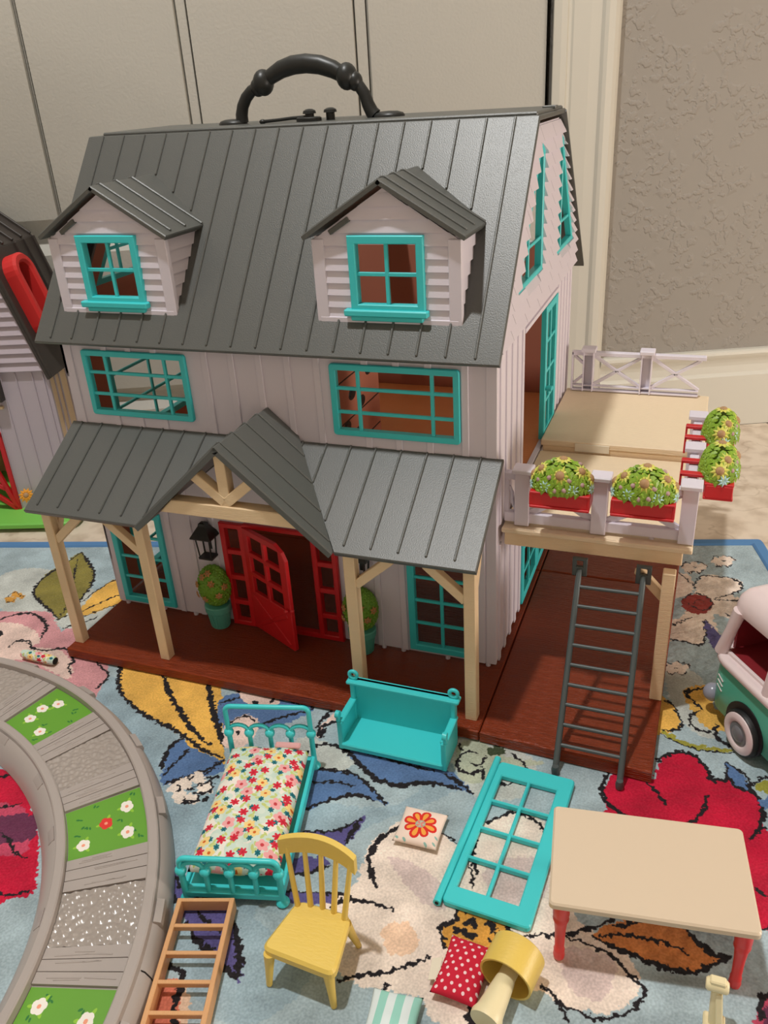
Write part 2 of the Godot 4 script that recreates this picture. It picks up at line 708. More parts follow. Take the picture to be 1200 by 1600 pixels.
func striped_cloth() -> StandardMaterial3D:
	var img := Image.create(256, 64, false, Image.FORMAT_RGB8)
	for i in 6:
		img.fill_rect(Rect2i(i * 43, 0, 43, 64), Color8(224, 236, 236) if i % 2 == 0 else Color8(156, 214, 200))
	var m := mat("mint striped cotton", Color.WHITE, 0.85, 0.3)
	m.albedo_texture = ImageTexture.create_from_image(img)
	return m

# printed meadow stickers of the toy road
func meadow_print(v: int) -> StandardMaterial3D:
	var w := 320
	var h := 256
	var img := Image.create(w, h, false, Image.FORMAT_RGB8)
	img.fill(Color8(104, 164, 52))
	var r := RandomNumberGenerator.new()
	r.seed = 500 + v
	for i in 9:
		var c := Vector2(r.randf_range(20, w - 20), r.randf_range(16, h - 16))
		small_leaf(img, c, 9, r.randf() * 3, Color8(38, 118, 52))
		small_leaf(img, c + Vector2(12, 6), 8, r.randf() * 3, Color8(38, 118, 52))
	var spots: Array = [[Vector2(98, 74), Vector2(178, 60), Vector2(246, 92), Vector2(76, 190)], [Vector2(250, 70), Vector2(60, 196), Vector2(240, 190), Vector2(156, 120)], [Vector2(246, 90), Vector2(120, 180), Vector2(60, 60)]][v % 3]
	for i in spots.size():
		var c: Vector2 = spots[i]
		for k in 3:
			small_leaf(img, c + Vector2.from_angle(1.0 + k * 2.1) * 30, 13, 1.0 + k * 2.1, Color8(150, 200, 60))
		var red: bool = v % 3 == 1 and i == 3
		petals(img, c, 29, 5, Color8(226, 56, 48) if red else Color8(246, 240, 230), Color8(246, 160, 130), r.randf() * 6, 0.5)
	var m := mat("meadow sticker %d" % v, Color.WHITE, 0.35)
	m.albedo_texture = ImageTexture.create_from_image(img)
	return m

# ---------------------------------------------------------------- the room
func make_room() -> void:
	# room frame: x along the back wall, z out of it into the room, y = 0 on the tiles
	var ux := Vector3(0.92, 0, -0.392).normalized()
	var T := Transform3D(Basis(ux, Vector3.UP, ux.cross(Vector3.UP)), Vector3(0.6402, -0.006, -0.8377))
	var x0 := -2.3
	var x1 := 1.5
	var z1 := 2.7
	var top := 2.44
	var dl := -1.26   # the door's hinge side
	var dr := -0.309
	# back wall with the doorway cut out
	var st := begin()
	plate(st, shift(0, 0, -0.12), PackedVector2Array([Vector2(x0, 0), Vector2(dl - 0.02, 0), Vector2(dl - 0.02, 2.06), Vector2(dr, 2.06), Vector2(dr, 0), Vector2(x1, 0), Vector2(x1, top), Vector2(x0, top)]), [], 0.12)
	struct("wall_back", st, mats["plaster paint"], T)
	for w in [["wall_left", Vector3(x0 - 0.1, 0, -0.12), Vector3(x0, top, z1)], ["wall_right", Vector3(x1, 0, -0.12), Vector3(x1 + 0.1, top, z1)], ["wall_front", Vector3(x0 - 0.1, 0, z1), Vector3(x1 + 0.1, top, z1 + 0.1)]]:
		st = begin()
		span(st, w[1], w[2])
		struct(w[0], st, mats["near wall paint" if w[0] == "wall_front" else "far wall paint"], T)
	st = begin()
	span(st, Vector3(x0 - 0.1, top, -0.12), Vector3(x1 + 0.1, top + 0.1, z1 + 0.1))
	struct("ceiling", st, mats["ceiling paint"], T)
	# floor: grout bed with stone tiles
	st = begin()
	span(st, Vector3(x0 - 0.1, -0.08, -0.3), Vector3(x1 + 0.1, -0.0015, z1 + 0.1))
	var floor_ := struct("floor", st, mats["grout"], T)
	st = begin()
	var ts := 0.457
	box(st, Vector3(ts / 2, -0.001, ts / 2), Vector3(ts - 0.004, 0.006, ts - 0.004), 0.001)
	var tile := done(st)
	for i in range(-5, 4):
		for k in range(0, 6):
			var at := Vector3(0.0535 + i * ts, -0.002, 0.012 + k * ts)
			if at.x < x1 - ts * 0.4 and at.z < z1 - 0.1:
				part(floor_, "tile", tile, mats["tile stone"], shift(at.x, at.y, at.z))
	# baseboard right of the casing: lower flat, a step, a cove and a rounded lip
	st = begin()
	var bp := PackedVector2Array([Vector2(0, 0), Vector2(0.0135, 0), Vector2(0.0135, 0.082), Vector2(0.011, 0.0845), Vector2(0.0095, 0.087), Vector2(0.0085, 0.098), Vector2(0.0095, 0.108), Vector2(0.0125, 0.113), Vector2(0.0135, 0.1165), Vector2(0.0125, 0.1205), Vector2(0.009, 0.1225), Vector2(0, 0.1225)])
	plate(st, Transform3D(Basis(Vector3(0, 0, 1), Vector3(0, 1, 0), Vector3(-1, 0, 0)), Vector3(x1, 0, 0)), bp, [], x1 + 0.222)
	struct("baseboard_back", st, mats["trim paint"], T)
	# door casing: moulded profile up the jamb
	st = begin()
	var cp := PackedVector2Array([Vector2(-0.309, -0.05), Vector2(-0.222, -0.05), Vector2(-0.222, 0.009), Vector2(-0.2265, 0.014), Vector2(-0.2325, 0.018), Vector2(-0.241, 0.0185), Vector2(-0.2455, 0.0165), Vector2(-0.249, 0.0125), Vector2(-0.263, 0.0115), Vector2(-0.284, 0.0075), Vector2(-0.2865, 0.0052), Vector2(-0.290, 0.0052), Vector2(-0.2925, 0.0080), Vector2(-0.300, 0.0075), Vector2(-0.309, 0.004)])
	# profile in (x, z), drawn up y
	plate(st, Transform3D(Basis(Vector3(1, 0, 0), Vector3(0, 0, 1), Vector3(0, -1, 0)), Vector3(0, 2.06, 0)), cp, [], 2.06)
	struct("trim_1", st, mats["trim paint"], T)
	st = begin()
	plate(st, Transform3D(Basis(Vector3(-1, 0, 0), Vector3(0, 0, 1), Vector3(0, 1, 0)), Vector3(-0.309 + dl, 0, 0)), cp, [], 2.06)
	struct("trim_2", st, mats["trim paint"], T)
	st = begin()
	span(st, Vector3(dl - 0.09, 2.06, -0.05), Vector3(dr + 0.09, 2.15, 0.016), 0.004)
	struct("trim_3", st, mats["trim paint"], T)
	# near-black sheet whose colour stands for the shade in the door gap
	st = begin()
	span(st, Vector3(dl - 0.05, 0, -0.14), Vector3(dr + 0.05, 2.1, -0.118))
	struct("gap_shade_sheet", st, mats["gap dark"], T)
	# the door: flat stile and rails round a raised panel of planks with grooves
	var f := -0.006
	var g := f - 0.010
	st = begin()
	span(st, Vector3(dl, 0.004, g - 0.024), Vector3(-0.3162, 2.05, g))
	var door := struct("door_1", st, mats["door paint"], T)
	st = begin()
	wedge(st, Rect2(-0.5510, 0.004, 0.2348, 2.046), g, f, 0.003, 0.0, 0.0, 0.002)
	part(door, "stile", st, mats["door paint"])
	st = begin()
	wedge(st, Rect2(dl, 0.004, 0.115, 2.046), g, f, 0.0, 0.006, 0.0, 0.002)
	part(door, "stile", st, mats["door paint"])
	for r in [[0.004, 0.0985], [0.327 - 0.07, 0.0849], [1.93, 0.12]]:
		st = begin()
		wedge(st, Rect2(dl + 0.115, r[0], -0.5485 - dl - 0.115, r[1]), g, f, 0.0, 0.0, 0.003, 0.014)
		part(door, "rail", st, mats["door paint"])
	for c in [[-0.7800, -0.5660], [-0.9925, -0.7935], [dl + 0.127, -0.9950]]:
		st = begin()
		wedge(st, Rect2(c[0], 0.343, c[1] - c[0], 1.575), g, f, 0.0015, 0.0025, 0.033, 0.02)
		part(door, "plank", st, mats["door paint"])
		st = begin()
		wedge(st, Rect2(c[0], 0.115, c[1] - c[0], 0.13), g, f, 0.006, 0.008, 0.01, 0.01)
		part(door, "plank", st, mats["door paint"])
	# shallow fillets that half fill the upright grooves
	for c in [[-0.7935, -0.7800], [-0.5660, -0.5510], [-0.9950, -0.9925]]:
		st = begin()
		wedge(st, Rect2(c[0], 0.343, c[1] - c[0], 1.575), g, f - 0.0024, 0.001, 0.001, 0.033, 0.02)
		part(door, "groove_fillet", st, mats["door paint"])
	# ceiling lamp: a round glass bowl on a rim
	var lamp := Vector3(0.10, 2.40, 0.27)
	var cl := thing("ceiling_lamp", "round frosted ceiling lamp with a pale rim above the toys", "ceiling lamp", shift(lamp.x, lamp.y, lamp.z))
	st = begin()
	lathe(st, shift(0, -0.02, 0), [Vector2(0.0, 0.0), Vector2(0.11, 0.0), Vector2(0.125, 0.02), Vector2(0.125, 0.05), Vector2(0, 0.05)], 28)
	part(cl, "rim", st, mats["trim paint"])
	var glow := mat("lamp glass", Color8(255, 244, 226), 0.4)
	glow.emission_enabled = true
	glow.emission = Color8(255, 246, 234)
	glow.emission_energy_multiplier = 1.5
	st = begin()
	lathe(st, shift(0, -0.10, 0), [Vector2(0.0, 0.0), Vector2(0.05, 0.006), Vector2(0.085, 0.03), Vector2(0.10, 0.078), Vector2(0.09, 0.085), Vector2(0.0, 0.085)], 28)
	part(cl, "bulb", st, glow)

	# the globe lamp on its short stand
	var gl := thing("globe_lamp", "white glowing globe lamp on a short stand right of the toys", "floor lamp", shift(1.90, -0.004, -0.08))
	st = begin()
	lathe(st, Transform3D(), [Vector2(0, 0), Vector2(0.14, 0), Vector2(0.14, 0.012), Vector2(0.03, 0.028), Vector2(0.014, 0.04), Vector2(0.014, 0.18), Vector2(0.03, 0.190), Vector2(0, 0.190)], 28)
	part(gl, "stand", st, mats["black plastic"])
	st = begin()
	ball(st, Vector3(0, 0.304, 0), Vector3(0.12, 0.12, 0.12), 28, 16)
	part(gl, "bulb", st, glow)

# a raised field on a door: rectangle r from depth z0 to z1, its front smaller by a bevel on each side
func wedge(st: SurfaceTool, r: Rect2, z0: float, z1: float, bl: float, br: float, bb: float, bt: float) -> void:
	var a := [Vector3(r.position.x, r.position.y, z0), Vector3(r.end.x, r.position.y, z0), Vector3(r.end.x, r.end.y, z0), Vector3(r.position.x, r.end.y, z0)]
	var b := [Vector3(r.position.x + bl, r.position.y + bb, z1), Vector3(r.end.x - br, r.position.y + bb, z1), Vector3(r.end.x - br, r.end.y - bt, z1), Vector3(r.position.x + bl, r.end.y - bt, z1)]
	var c := Vector3(r.get_center().x, r.get_center().y, (z0 + z1) / 2)
	face(st, b, c)
	face(st, a, c)
	for i in 4:
		var j := (i + 1) % 4
		face(st, [a[i], a[j], b[j], b[i]], c)

func make_rug() -> void:
	rug_image = Image.create(RUG_W, RUG_H, false, Image.FORMAT_RGB8)
	rug_image.fill(rug_color("blue"))
	paint_rug()
	weave(rug_image)
	var m: StandardMaterial3D = mats["rug pile"]
	m.albedo_texture = ImageTexture.create_from_image(rug_image)
	m.heightmap_enabled = true
	m.heightmap_texture = grey_texture(1024, 1024, noise(0.09, 51, 3))
	m.heightmap_scale = 0.09
	m.uv1_triplanar = false
	m.rim_enabled = true
	m.rim = 0.3
	# rug frame: x along the back edge towards the left, z towards the viewer
	var ux := Vector3(-0.967, 0, 0.2554).normalized()
	var T := Transform3D(Basis(ux, Vector3.UP, ux.cross(Vector3.UP)), Vector3(0.675, 0, -0.434))
	var rug := thing("rug", "pale blue tufted rug with big outlined flowers and a blue bound edge", "rug", T)
	# ux.cross(UP) points away from the viewer, so the pile lies on the negative z side
	var st := begin()
	var e := 0.015
	var nx := 96
	var nz := 64
	var hn := noise(6.0, 52, 2)
	st.set_smooth_group(3)
	var at := func(i: int, k: int) -> Vector3:
		var u := e + (RUG_U - 2 * e) * i / nx
		var v := e + (RUG_V - 2 * e) * k / nz
		return Vector3(u, -0.0006 + hn.get_noise_2d(u, v) * 0.0006, -v)
	for i in nx:
		for k in nz:
			var q := [at.call(i, k), at.call(i, k + 1), at.call(i + 1, k + 1), at.call(i + 1, k)]
			for t in [[0, 1, 2], [0, 2, 3]]:
				var n: Vector3 = (q[t[1]] - q[t[0]]).cross(q[t[2]] - q[t[0]])
				var o: Array = t if n.y < 0 else [t[0], t[2], t[1]]
				for w in o:
					st.set_uv(Vector2(q[w].x / RUG_U, -q[w].z / RUG_V))
					st.add_vertex(q[w])
	part(rug, "pile", st, m)
	st = begin()
	plate(st, Transform3D(Basis(Vector3(1, 0, 0), Vector3(0, 0, -1), Vector3(0, 1, 0)), Vector3(0, -0.0055, 0)), rrect(0, 0, RUG_U, RUG_V, 0.006), [rect(e - 0.001, e - 0.001, RUG_U - e + 0.001, RUG_V - e + 0.001)], 0.0062, 0.0022)
	part(rug, "bound_edge", st, mats["rug edge"])
	st = begin()
	span(st, Vector3(0.004, -0.0058, -RUG_V + 0.004), Vector3(RUG_U - 0.004, -0.003, -0.004))
	part(rug, "backing", st, mats["rug edge"])

func paint_rug() -> void:
	fill_shape("wash", [790, 340, 687, 280, 567, 399, 415, 435, 366, 376, 354, 412, 432, 461, 497, 532, 445, 568, 486, 613, 555, 565])
	fill_shape("haze", [925, 87, 865, 72, 729, 168, 735, 228, 835, 169, 887, 157])
	fill_shape("haze", [497, 357, 443, 379, 461, 402, 490, 396])
	fill_shape("haze", [366, 353, 344, 419, 303, 417, 296, 374])
	fill_shape("haze", [161, 249, 130, 268, 137, 345, 164, 322])
	fill_shape("cream", [368, 459, 394, 444, 413, 461, 421, 470, 426, 491, 429, 508, 451, 532, 445, 554, 424, 580, 401, 585, 376, 590, 363, 605, 294, 601, 297, 590, 266, 592, 247, 583, 239, 565, 251, 544, 274, 526, 283, 473, 288, 449, 306, 432, 334, 448, 344, 458, 354, 470])
	fill_shape("blush", [406, 484, 386, 489, 362, 510, 366, 526, 384, 516])
	fill_shape("blush", [335, 487, 297, 479, 295, 512, 326, 518])
	fill_shape("blush", [285, 550, 253, 557, 265, 584, 284, 576])
	fill_shape("peach", [405, 542, 388, 537, 380, 555, 399, 561])
	fill_shape("blue", [346, 596, 340, 593, 304, 580, 289, 591, 269, 599, 284, 616, 340, 619])
	draw_stroke("ink", 4.2, [401, 454, 411, 462, 418, 473, 421, 485, 419, 494, 415, 504, 411, 511])
	draw_stroke("ink", 2.0, [368, 459, 361, 463, 356, 468])
	draw_stroke("ink", 2.6, [334, 448, 324, 441, 312, 436, 300, 440, 292, 449, 291, 460])
	draw_stroke("ink", 3.4, [340, 456, 344, 470, 344, 481, 341, 494])
	draw_stroke("ink", 1.8, [347, 484, 345, 495, 344, 506])
	draw_stroke("ink", 3.2, [444, 530, 436, 522, 425, 521, 411, 524, 399, 527])
	draw_stroke("ink", 2.6, [430, 580, 418, 576, 406, 574, 394, 571, 381, 565, 372, 561])
	draw_stroke("ink", 2.0, [404, 592, 401, 585, 396, 580])
	draw_stroke("ink", 2.6, [310, 543, 299, 540, 289, 541, 276, 538, 263, 533, 251, 527, 237, 519])
	draw_stroke("ink", 2.8, [282, 542, 270, 545, 259, 551, 251, 557, 245, 567, 240, 571, 237, 576, 241, 583, 249, 591, 259, 594, 269, 596, 280, 592, 289, 588, 294, 582, 302, 576])
	draw_stroke("ink", 2.6, [293, 585, 289, 593, 286, 600])
	draw_stroke("ink", 7.0, [345, 590, 344, 600, 342, 619])
	fill_shape("orange", [363, 543, 365, 538, 357, 534, 354, 525, 335, 526, 322, 533, 318, 543, 317, 552, 323, 561, 352, 563, 362, 554])
	draw_stroke("ink", 3.6, [362, 554, 364, 546, 366, 539, 361, 536, 356, 533, 354, 525, 346, 525, 335, 527, 324, 532, 320, 538, 318, 544, 317, 552])
	draw_stroke("ink", 4.5, [349, 536, 345, 532, 342, 538])
	draw_stroke("ink", 5.0, [357, 541, 352, 540, 348, 544, 343, 544])
	draw_stroke("ink", 5.0, [334, 534, 330, 535, 332, 541])
	draw_stroke("ink", 4.0, [328, 541, 325, 545])
	draw_stroke("ink", 4.0, [332, 547, 328, 548])
	fill_shape("rust", [265, 540, 249, 529, 227, 521, 207, 527, 199, 537, 192, 549, 180, 551, 190, 558, 205, 562, 222, 560, 237, 555, 252, 547])
	draw_stroke("ink", 3.8, [265, 540, 252, 547, 237, 554, 222, 560, 204, 562, 192, 557, 180, 550, 190, 549, 196, 542, 202, 533, 214, 518])
	draw_stroke("ink", 2.6, [261, 540, 244, 538, 230, 540, 215, 544, 205, 550])
	draw_stroke("ink", 3.0, [250, 532, 239, 529, 228, 526])
	fill_shape("red", [236, 402, 229, 390, 217, 392, 200, 397, 189, 374, 173, 366, 159, 371, 153, 384, 151, 396, 134, 393, 123, 407, 122, 423, 126, 442, 121, 448, 108, 476, 138, 542, 152, 529, 229, 508, 267, 454, 242, 431, 243, 415])
	draw_stroke("ink", 4.0, [232, 389, 240, 402, 241, 418, 233, 431, 224, 437])
	draw_stroke("ink", 4.0, [193, 376, 182, 368, 168, 365, 158, 372, 154, 385, 152, 396, 139, 394, 129, 399, 123, 413, 123, 428, 130, 442, 138, 454])
	draw_stroke("ink", 3.0, [161, 411, 166, 426, 177, 438, 184, 441])
	draw_stroke("ink", 3.2, [205, 400, 198, 413, 195, 423])
	draw_stroke("ink", 3.0, [141, 455, 132, 446, 124, 443])
	draw_stroke("ink", 3.0, [152, 529, 142, 524])
	draw_stroke("ink", 2.6, [149, 497, 143, 503])
	fill_shape("denim", [138, 377, 131, 383, 127, 393, 128, 405, 137, 402, 140, 392])
	draw_stroke("ink", 2.4, [137, 376, 140, 390, 136, 401, 128, 406, 125, 393, 130, 383, 137, 376])
	fill_shape("lime", [121, 400, 110, 395, 103, 403, 115, 410])
	draw_stroke("ink", 2.4, [123, 410, 124, 401, 114, 392, 104, 390])
	fill_shape("denim", [124, 417, 115, 412, 110, 420, 121, 424])
	fill_shape("cream", [107, 127, 98, 99, 83, 82, 66, 85, 51, 92, 51, 107, 66, 125, 45, 133, 27, 149, 46, 178, 75, 171, 95, 161, 97, 207, 108, 196, 115, 207, 123, 214, 140, 205, 159, 207, 157, 162, 132, 168])
	fill_shape("cream", [144, 92, 106, 78, 102, 105, 116, 125, 151, 131])
	draw_stroke("ink", 2.2, [102, 109, 98, 96, 88, 84, 73, 85, 57, 89, 50, 105, 63, 119, 86, 130])
	draw_stroke("ink", 1.8, [113, 76, 106, 92, 101, 109])
	draw_stroke("ink", 1.8, [87, 132, 65, 133, 52, 134])
	draw_stroke("ink", 2.2, [83, 158, 74, 168, 64, 175])
	draw_stroke("ink", 2.0, [156, 190, 134, 176, 115, 164])
	draw_stroke("ink", 2.2, [158, 203, 143, 206, 133, 208, 123, 214, 115, 207, 109, 190, 107, 171])
	draw_stroke("ink", 2.0, [106, 169, 102, 190, 96, 210, 101, 236])
	fill_shape("purple", [106, 173, 98, 193, 93, 212, 104, 238, 109, 219, 110, 198])
	fill_shape("maroon", [122, 135, 113, 124, 99, 122, 91, 130, 90, 142, 100, 156, 112, 159, 122, 150])
	draw_stroke("ink", 1.8, [121, 133, 109, 121, 97, 122, 90, 135, 97, 150, 108, 150, 116, 140])
	draw_stroke("ink", 1.4, [110, 140, 103, 131, 99, 137])
	fill_shape("cream", [60, 49, 63, 54, 68, 56, 71, 52, 69, 46, 65, 42, 61, 44])
	fill_shape("cream", [51, 45, 54, 50, 59, 51, 61, 48, 60, 42, 55, 38, 51, 39])
	fill_shape("cream", [43, 48, 47, 53, 51, 55, 54, 51, 52, 45, 48, 41, 44, 43])
	fill_shape("cream", [49, 56, 52, 61, 57, 63, 59, 59, 58, 53, 53, 50, 50, 51])
	fill_shape("cream", [58, 56, 61, 61, 66, 63, 69, 59, 67, 53, 63, 50, 59, 51])
	draw_stroke("ink", 1.6, [71, 50, 64, 40, 58, 42])
	draw_stroke("ink", 1.6, [56, 39, 50, 39, 45, 44, 44, 52])
	draw_stroke("ink", 1.6, [58, 59, 54, 64, 48, 56])
	draw_stroke("ink", 1.6, [67, 57, 65, 64, 60, 59])
	draw_stroke("ink", 1.8, [59, 50, 55, 50])
	fill_shape("cream", [96, 63, 99, 69, 104, 70, 107, 66, 105, 60, 101, 56, 97, 58])
	fill_shape("cream", [86, 59, 89, 64, 94, 66, 97, 62, 96, 56, 91, 52, 87, 53])
	fill_shape("cream", [78, 62, 81, 68, 86, 69, 89, 65, 87, 59, 83, 55, 78, 57])
	fill_shape("cream", [84, 71, 87, 76, 92, 78, 95, 74, 93, 68, 89, 64, 84, 65])
	fill_shape("cream", [94, 71, 97, 76, 102, 78, 105, 74, 103, 68, 99, 64, 94, 65])
	draw_stroke("ink", 1.6, [107, 64, 100, 54, 94, 56])
	draw_stroke("ink", 1.6, [92, 52, 85, 52, 79, 58, 78, 66])
	draw_stroke("ink", 1.6, [93, 74, 89, 79, 83, 70])
	draw_stroke("ink", 1.6, [103, 72, 101, 79, 95, 74])
	draw_stroke("ink", 1.8, [95, 64, 91, 64])
	fill_shape("cream", [153, 250, 156, 254, 160, 255, 163, 252, 162, 248, 158, 245, 154, 246])
	fill_shape("cream", [145, 246, 147, 251, 152, 252, 155, 249, 154, 244, 150, 241, 146, 242])
	fill_shape("cream", [137, 249, 140, 253, 144, 254, 147, 251, 146, 247, 142, 244, 138, 245])
	fill_shape("cream", [142, 255, 145, 260, 149, 261, 152, 258, 151, 253, 147, 250, 143, 251])
	fill_shape("cream", [151, 256, 154, 260, 158, 261, 161, 258, 160, 253, 156, 250, 152, 251])
	draw_stroke("ink", 1.6, [164, 251, 158, 243, 152, 245])
	draw_stroke("ink", 1.6, [150, 242, 144, 242, 139, 246, 137, 252])
	draw_stroke("ink", 1.6, [150, 258, 147, 262, 142, 255])
	draw_stroke("ink", 1.6, [160, 257, 157, 262, 152, 258])
	draw_stroke("ink", 1.8, [152, 251, 149, 251])
	fill_shape("gold", [151, 285, 126, 277, 130, 304, 117, 329, 138, 337, 149, 317])
	fill_shape("gold", [181, 292, 168, 300, 164, 326, 167, 337, 190, 341])
	draw_stroke("ink", 3.0, [125, 279, 148, 285, 146, 300, 139, 311])
	draw_stroke("ink", 2.8, [143, 311, 151, 317, 155, 330, 149, 338, 140, 339])
	draw_stroke("ink", 2.4, [171, 299, 166, 305, 162, 328, 169, 338, 181, 339])
	draw_stroke("ink", 4.0, [133, 331, 137, 341, 133, 353, 125, 359])
	draw_stroke("lime", 4.4, [181, 340, 166, 354, 146, 360, 128, 361])
	draw_stroke("ink", 1.8, [183, 343, 166, 357, 147, 363, 126, 364])
	fill_shape("olive", [845, 27, 824, 56, 809, 75, 799, 108, 797, 140, 800, 163, 806, 178, 829, 156, 851, 137, 863, 123, 868, 101, 866, 79, 856, 56])
	draw_stroke("ink", 3.4, [845, 27, 822, 56, 806, 79, 798, 108, 798, 132, 796, 150])
	draw_stroke("ink", 3.4, [806, 178, 829, 156, 853, 135, 864, 121, 867, 99, 863, 79, 853, 53, 845, 27])
	draw_stroke("ink", 2.2, [808, 173, 809, 150, 826, 94, 843, 44])
	draw_stroke("ink", 2.4, [806, 178, 800, 169])
	fill_shape("gold", [789, 156, 786, 122, 774, 94, 748, 87, 730, 136, 752, 149, 765, 162, 782, 171])
	draw_stroke("ink", 2.0, [794, 143, 787, 121, 773, 95, 755, 79])
	draw_stroke("ink", 2.0, [786, 163, 775, 149, 756, 129, 737, 118])
	draw_stroke("ink", 1.8, [780, 173, 761, 156, 739, 142])
	draw_stroke("ink", 2.6, [793, 194, 786, 190, 775, 184, 762, 171])
	fill_shape("orange", [891, 138, 891, 131, 884, 134, 880, 142, 885, 144])
	fill_shape("orange", [889, 127, 889, 120, 882, 123, 878, 131, 883, 133])
	fill_shape("orange", [879, 131, 880, 124, 873, 127, 869, 135, 873, 137])
	fill_shape("orange", [886, 140, 886, 133, 879, 135, 875, 144, 880, 145])
	draw_stroke("ink", 1.2, [891, 135, 890, 129, 887, 122, 878, 127, 872, 133, 873, 139])
	draw_stroke("ink", 1.2, [889, 138, 883, 144, 879, 140, 878, 135])
	fill_shape("pink", [925, 173, 861, 163, 826, 163, 808, 182, 794, 200, 786, 194, 766, 206, 744, 223, 710, 271, 709, 291, 712, 329, 761, 321, 861, 284])
	fill_shape("shell", [916, 189, 857, 185, 823, 200, 808, 220, 813, 229, 778, 235, 756, 256, 750, 282, 809, 252, 873, 264])
	fill_shape("pink", [756, 246, 733, 250, 715, 269, 712, 283, 716, 293, 740, 277])
	draw_stroke("ink", 3.4, [898, 180, 876, 178, 862, 168, 844, 166, 824, 179, 813, 194, 811, 206, 810, 216])
	draw_stroke("ink", 3.0, [838, 230, 834, 219, 821, 220, 809, 232, 792, 235, 774, 232, 756, 251, 757, 261, 748, 274])
	draw_stroke("ink", 3.2, [733, 250, 720, 263, 710, 273, 709, 284, 714, 295])
	fill_shape("ink", [870, 197, 862, 200, 857, 207, 863, 211])
	draw_stroke("ink", 3.0, [775, 232, 755, 223, 743, 226])
	fill_shape("gold", [701, 256, 657, 259, 610, 269, 591, 283, 565, 367, 557, 391, 572, 382, 592, 375, 605, 360, 631, 344, 661, 323, 681, 305])
	draw_stroke("ink", 5.0, [705, 250, 697, 276, 692, 290, 682, 305])
	draw_stroke("ink", 4.0, [682, 305, 661, 324, 640, 338, 622, 347, 603, 359, 580, 376, 560, 385])
	draw_stroke("ink", 5.2, [655, 268, 640, 294, 628, 313, 614, 331, 600, 348, 584, 364])
	draw_stroke("ink", 2.6, [584, 364, 575, 370])
	draw_stroke("ink", 6.0, [603, 283, 590, 316, 577, 343, 563, 371])
	fill_shape("denim", [608, 409, 609, 396, 610, 381, 606, 362, 592, 373, 572, 383, 558, 391, 556, 402, 580, 412, 602, 418])
	draw_stroke("ink", 4.0, [611, 400, 612, 381, 610, 369, 604, 362])
	draw_stroke("ink", 2.8, [606, 407, 601, 392, 593, 375])
	draw_stroke("ink", 4.4, [602, 416, 589, 411, 572, 401, 558, 387])
	draw_stroke("ink", 2.4, [571, 405, 562, 397])
	draw_stroke("ink", 3.4, [567, 410, 557, 407])
	fill_shape("cream", [592, 416, 589, 409, 582, 410, 577, 417, 580, 422, 587, 421])
	fill_shape("cream", [583, 410, 580, 403, 573, 403, 568, 410, 571, 416, 578, 415])
	fill_shape("cream", [573, 421, 570, 414, 563, 415, 558, 422, 561, 427, 568, 426])
	fill_shape("cream", [581, 433, 578, 427, 571, 427, 566, 434, 570, 439, 576, 438])
	fill_shape("cream", [591, 431, 588, 424, 581, 425, 576, 431, 579, 437, 586, 436])
	fill_shape("cream", [598, 422, 595, 415, 588, 416, 583, 423, 586, 428, 593, 427])
	draw_stroke("ink", 2.4, [581, 408, 582, 412])
	draw_stroke("ink", 2.4, [575, 421, 571, 416, 563, 413, 560, 422, 566, 426, 573, 425])
	draw_stroke("ink", 3.0, [579, 431, 580, 435, 573, 437, 568, 433, 570, 428])
	draw_stroke("ink", 2.4, [589, 426, 587, 421, 590, 416])
	draw_stroke("ink", 4.0, [578, 422, 577, 422])
	draw_stroke("ink", 4.0, [562, 431, 561, 434])
	fill_shape("denim", [584, 309, 558, 297, 518, 310, 492, 318, 502, 332, 523, 345, 551, 350, 574, 343])
	draw_stroke("ink", 2.6, [582, 314, 566, 304, 561, 297])
	draw_stroke("ink", 3.4, [563, 351, 536, 341, 520, 332, 500, 323, 491, 315])
	draw_stroke("ink", 2.2, [515, 310, 496, 314])
	fill_shape("shell", [569, 293, 528, 306, 529, 315, 544, 318, 558, 313])
	fill_shape("shell", [569, 347, 563, 334, 549, 329, 540, 337, 538, 350, 546, 371, 563, 371])
	draw_stroke("ink", 2.8, [570, 289, 567, 299])
	draw_stroke("ink", 3.6, [550, 310, 547, 315])
	draw_stroke("ink", 3.4, [535, 311, 529, 301])
	draw_stroke("ink", 2.6, [570, 344, 563, 337, 553, 331, 546, 335, 543, 340])
	draw_stroke("ink", 3.0, [556, 352, 553, 355])
	draw_stroke("ink", 3.0, [559, 361, 558, 362])
	fill_shape("shell", [482, 344, 470, 324, 463, 331, 477, 340, 478, 356, 483, 356])
	draw_stroke("ink", 3.6, [484, 342, 476, 324, 473, 319])
	draw_stroke("ink", 3.4, [480, 342, 471, 338, 461, 329])
	draw_stroke("ink", 4.6, [483, 342, 479, 355, 477, 345])
	fill_shape("denim", [455, 368, 421, 374, 371, 388, 354, 404, 345, 417, 370, 411, 396, 408, 418, 409, 432, 397, 451, 379])
	draw_stroke("ink", 4.6, [484, 368, 467, 366, 451, 375, 438, 391, 423, 405, 407, 411, 388, 408, 370, 409, 352, 414])
	draw_stroke("ink", 3.0, [470, 364, 443, 371, 409, 384, 376, 395])
	draw_stroke("ink", 3.4, [369, 396, 357, 405, 345, 417])
	draw_stroke("ink", 2.6, [467, 367, 449, 369])
	fill_shape("denim", [484, 397, 465, 395, 446, 400, 431, 410, 417, 425, 412, 432, 424, 427, 437, 422, 458, 427, 474, 439, 483, 431])
	draw_stroke("ink", 3.2, [482, 395, 462, 396, 442, 401, 428, 414, 413, 432])
	draw_stroke("ink", 3.6, [478, 439, 467, 433, 452, 426, 437, 423, 422, 428])
	draw_stroke("ink", 2.4, [483, 412, 460, 409, 441, 414])
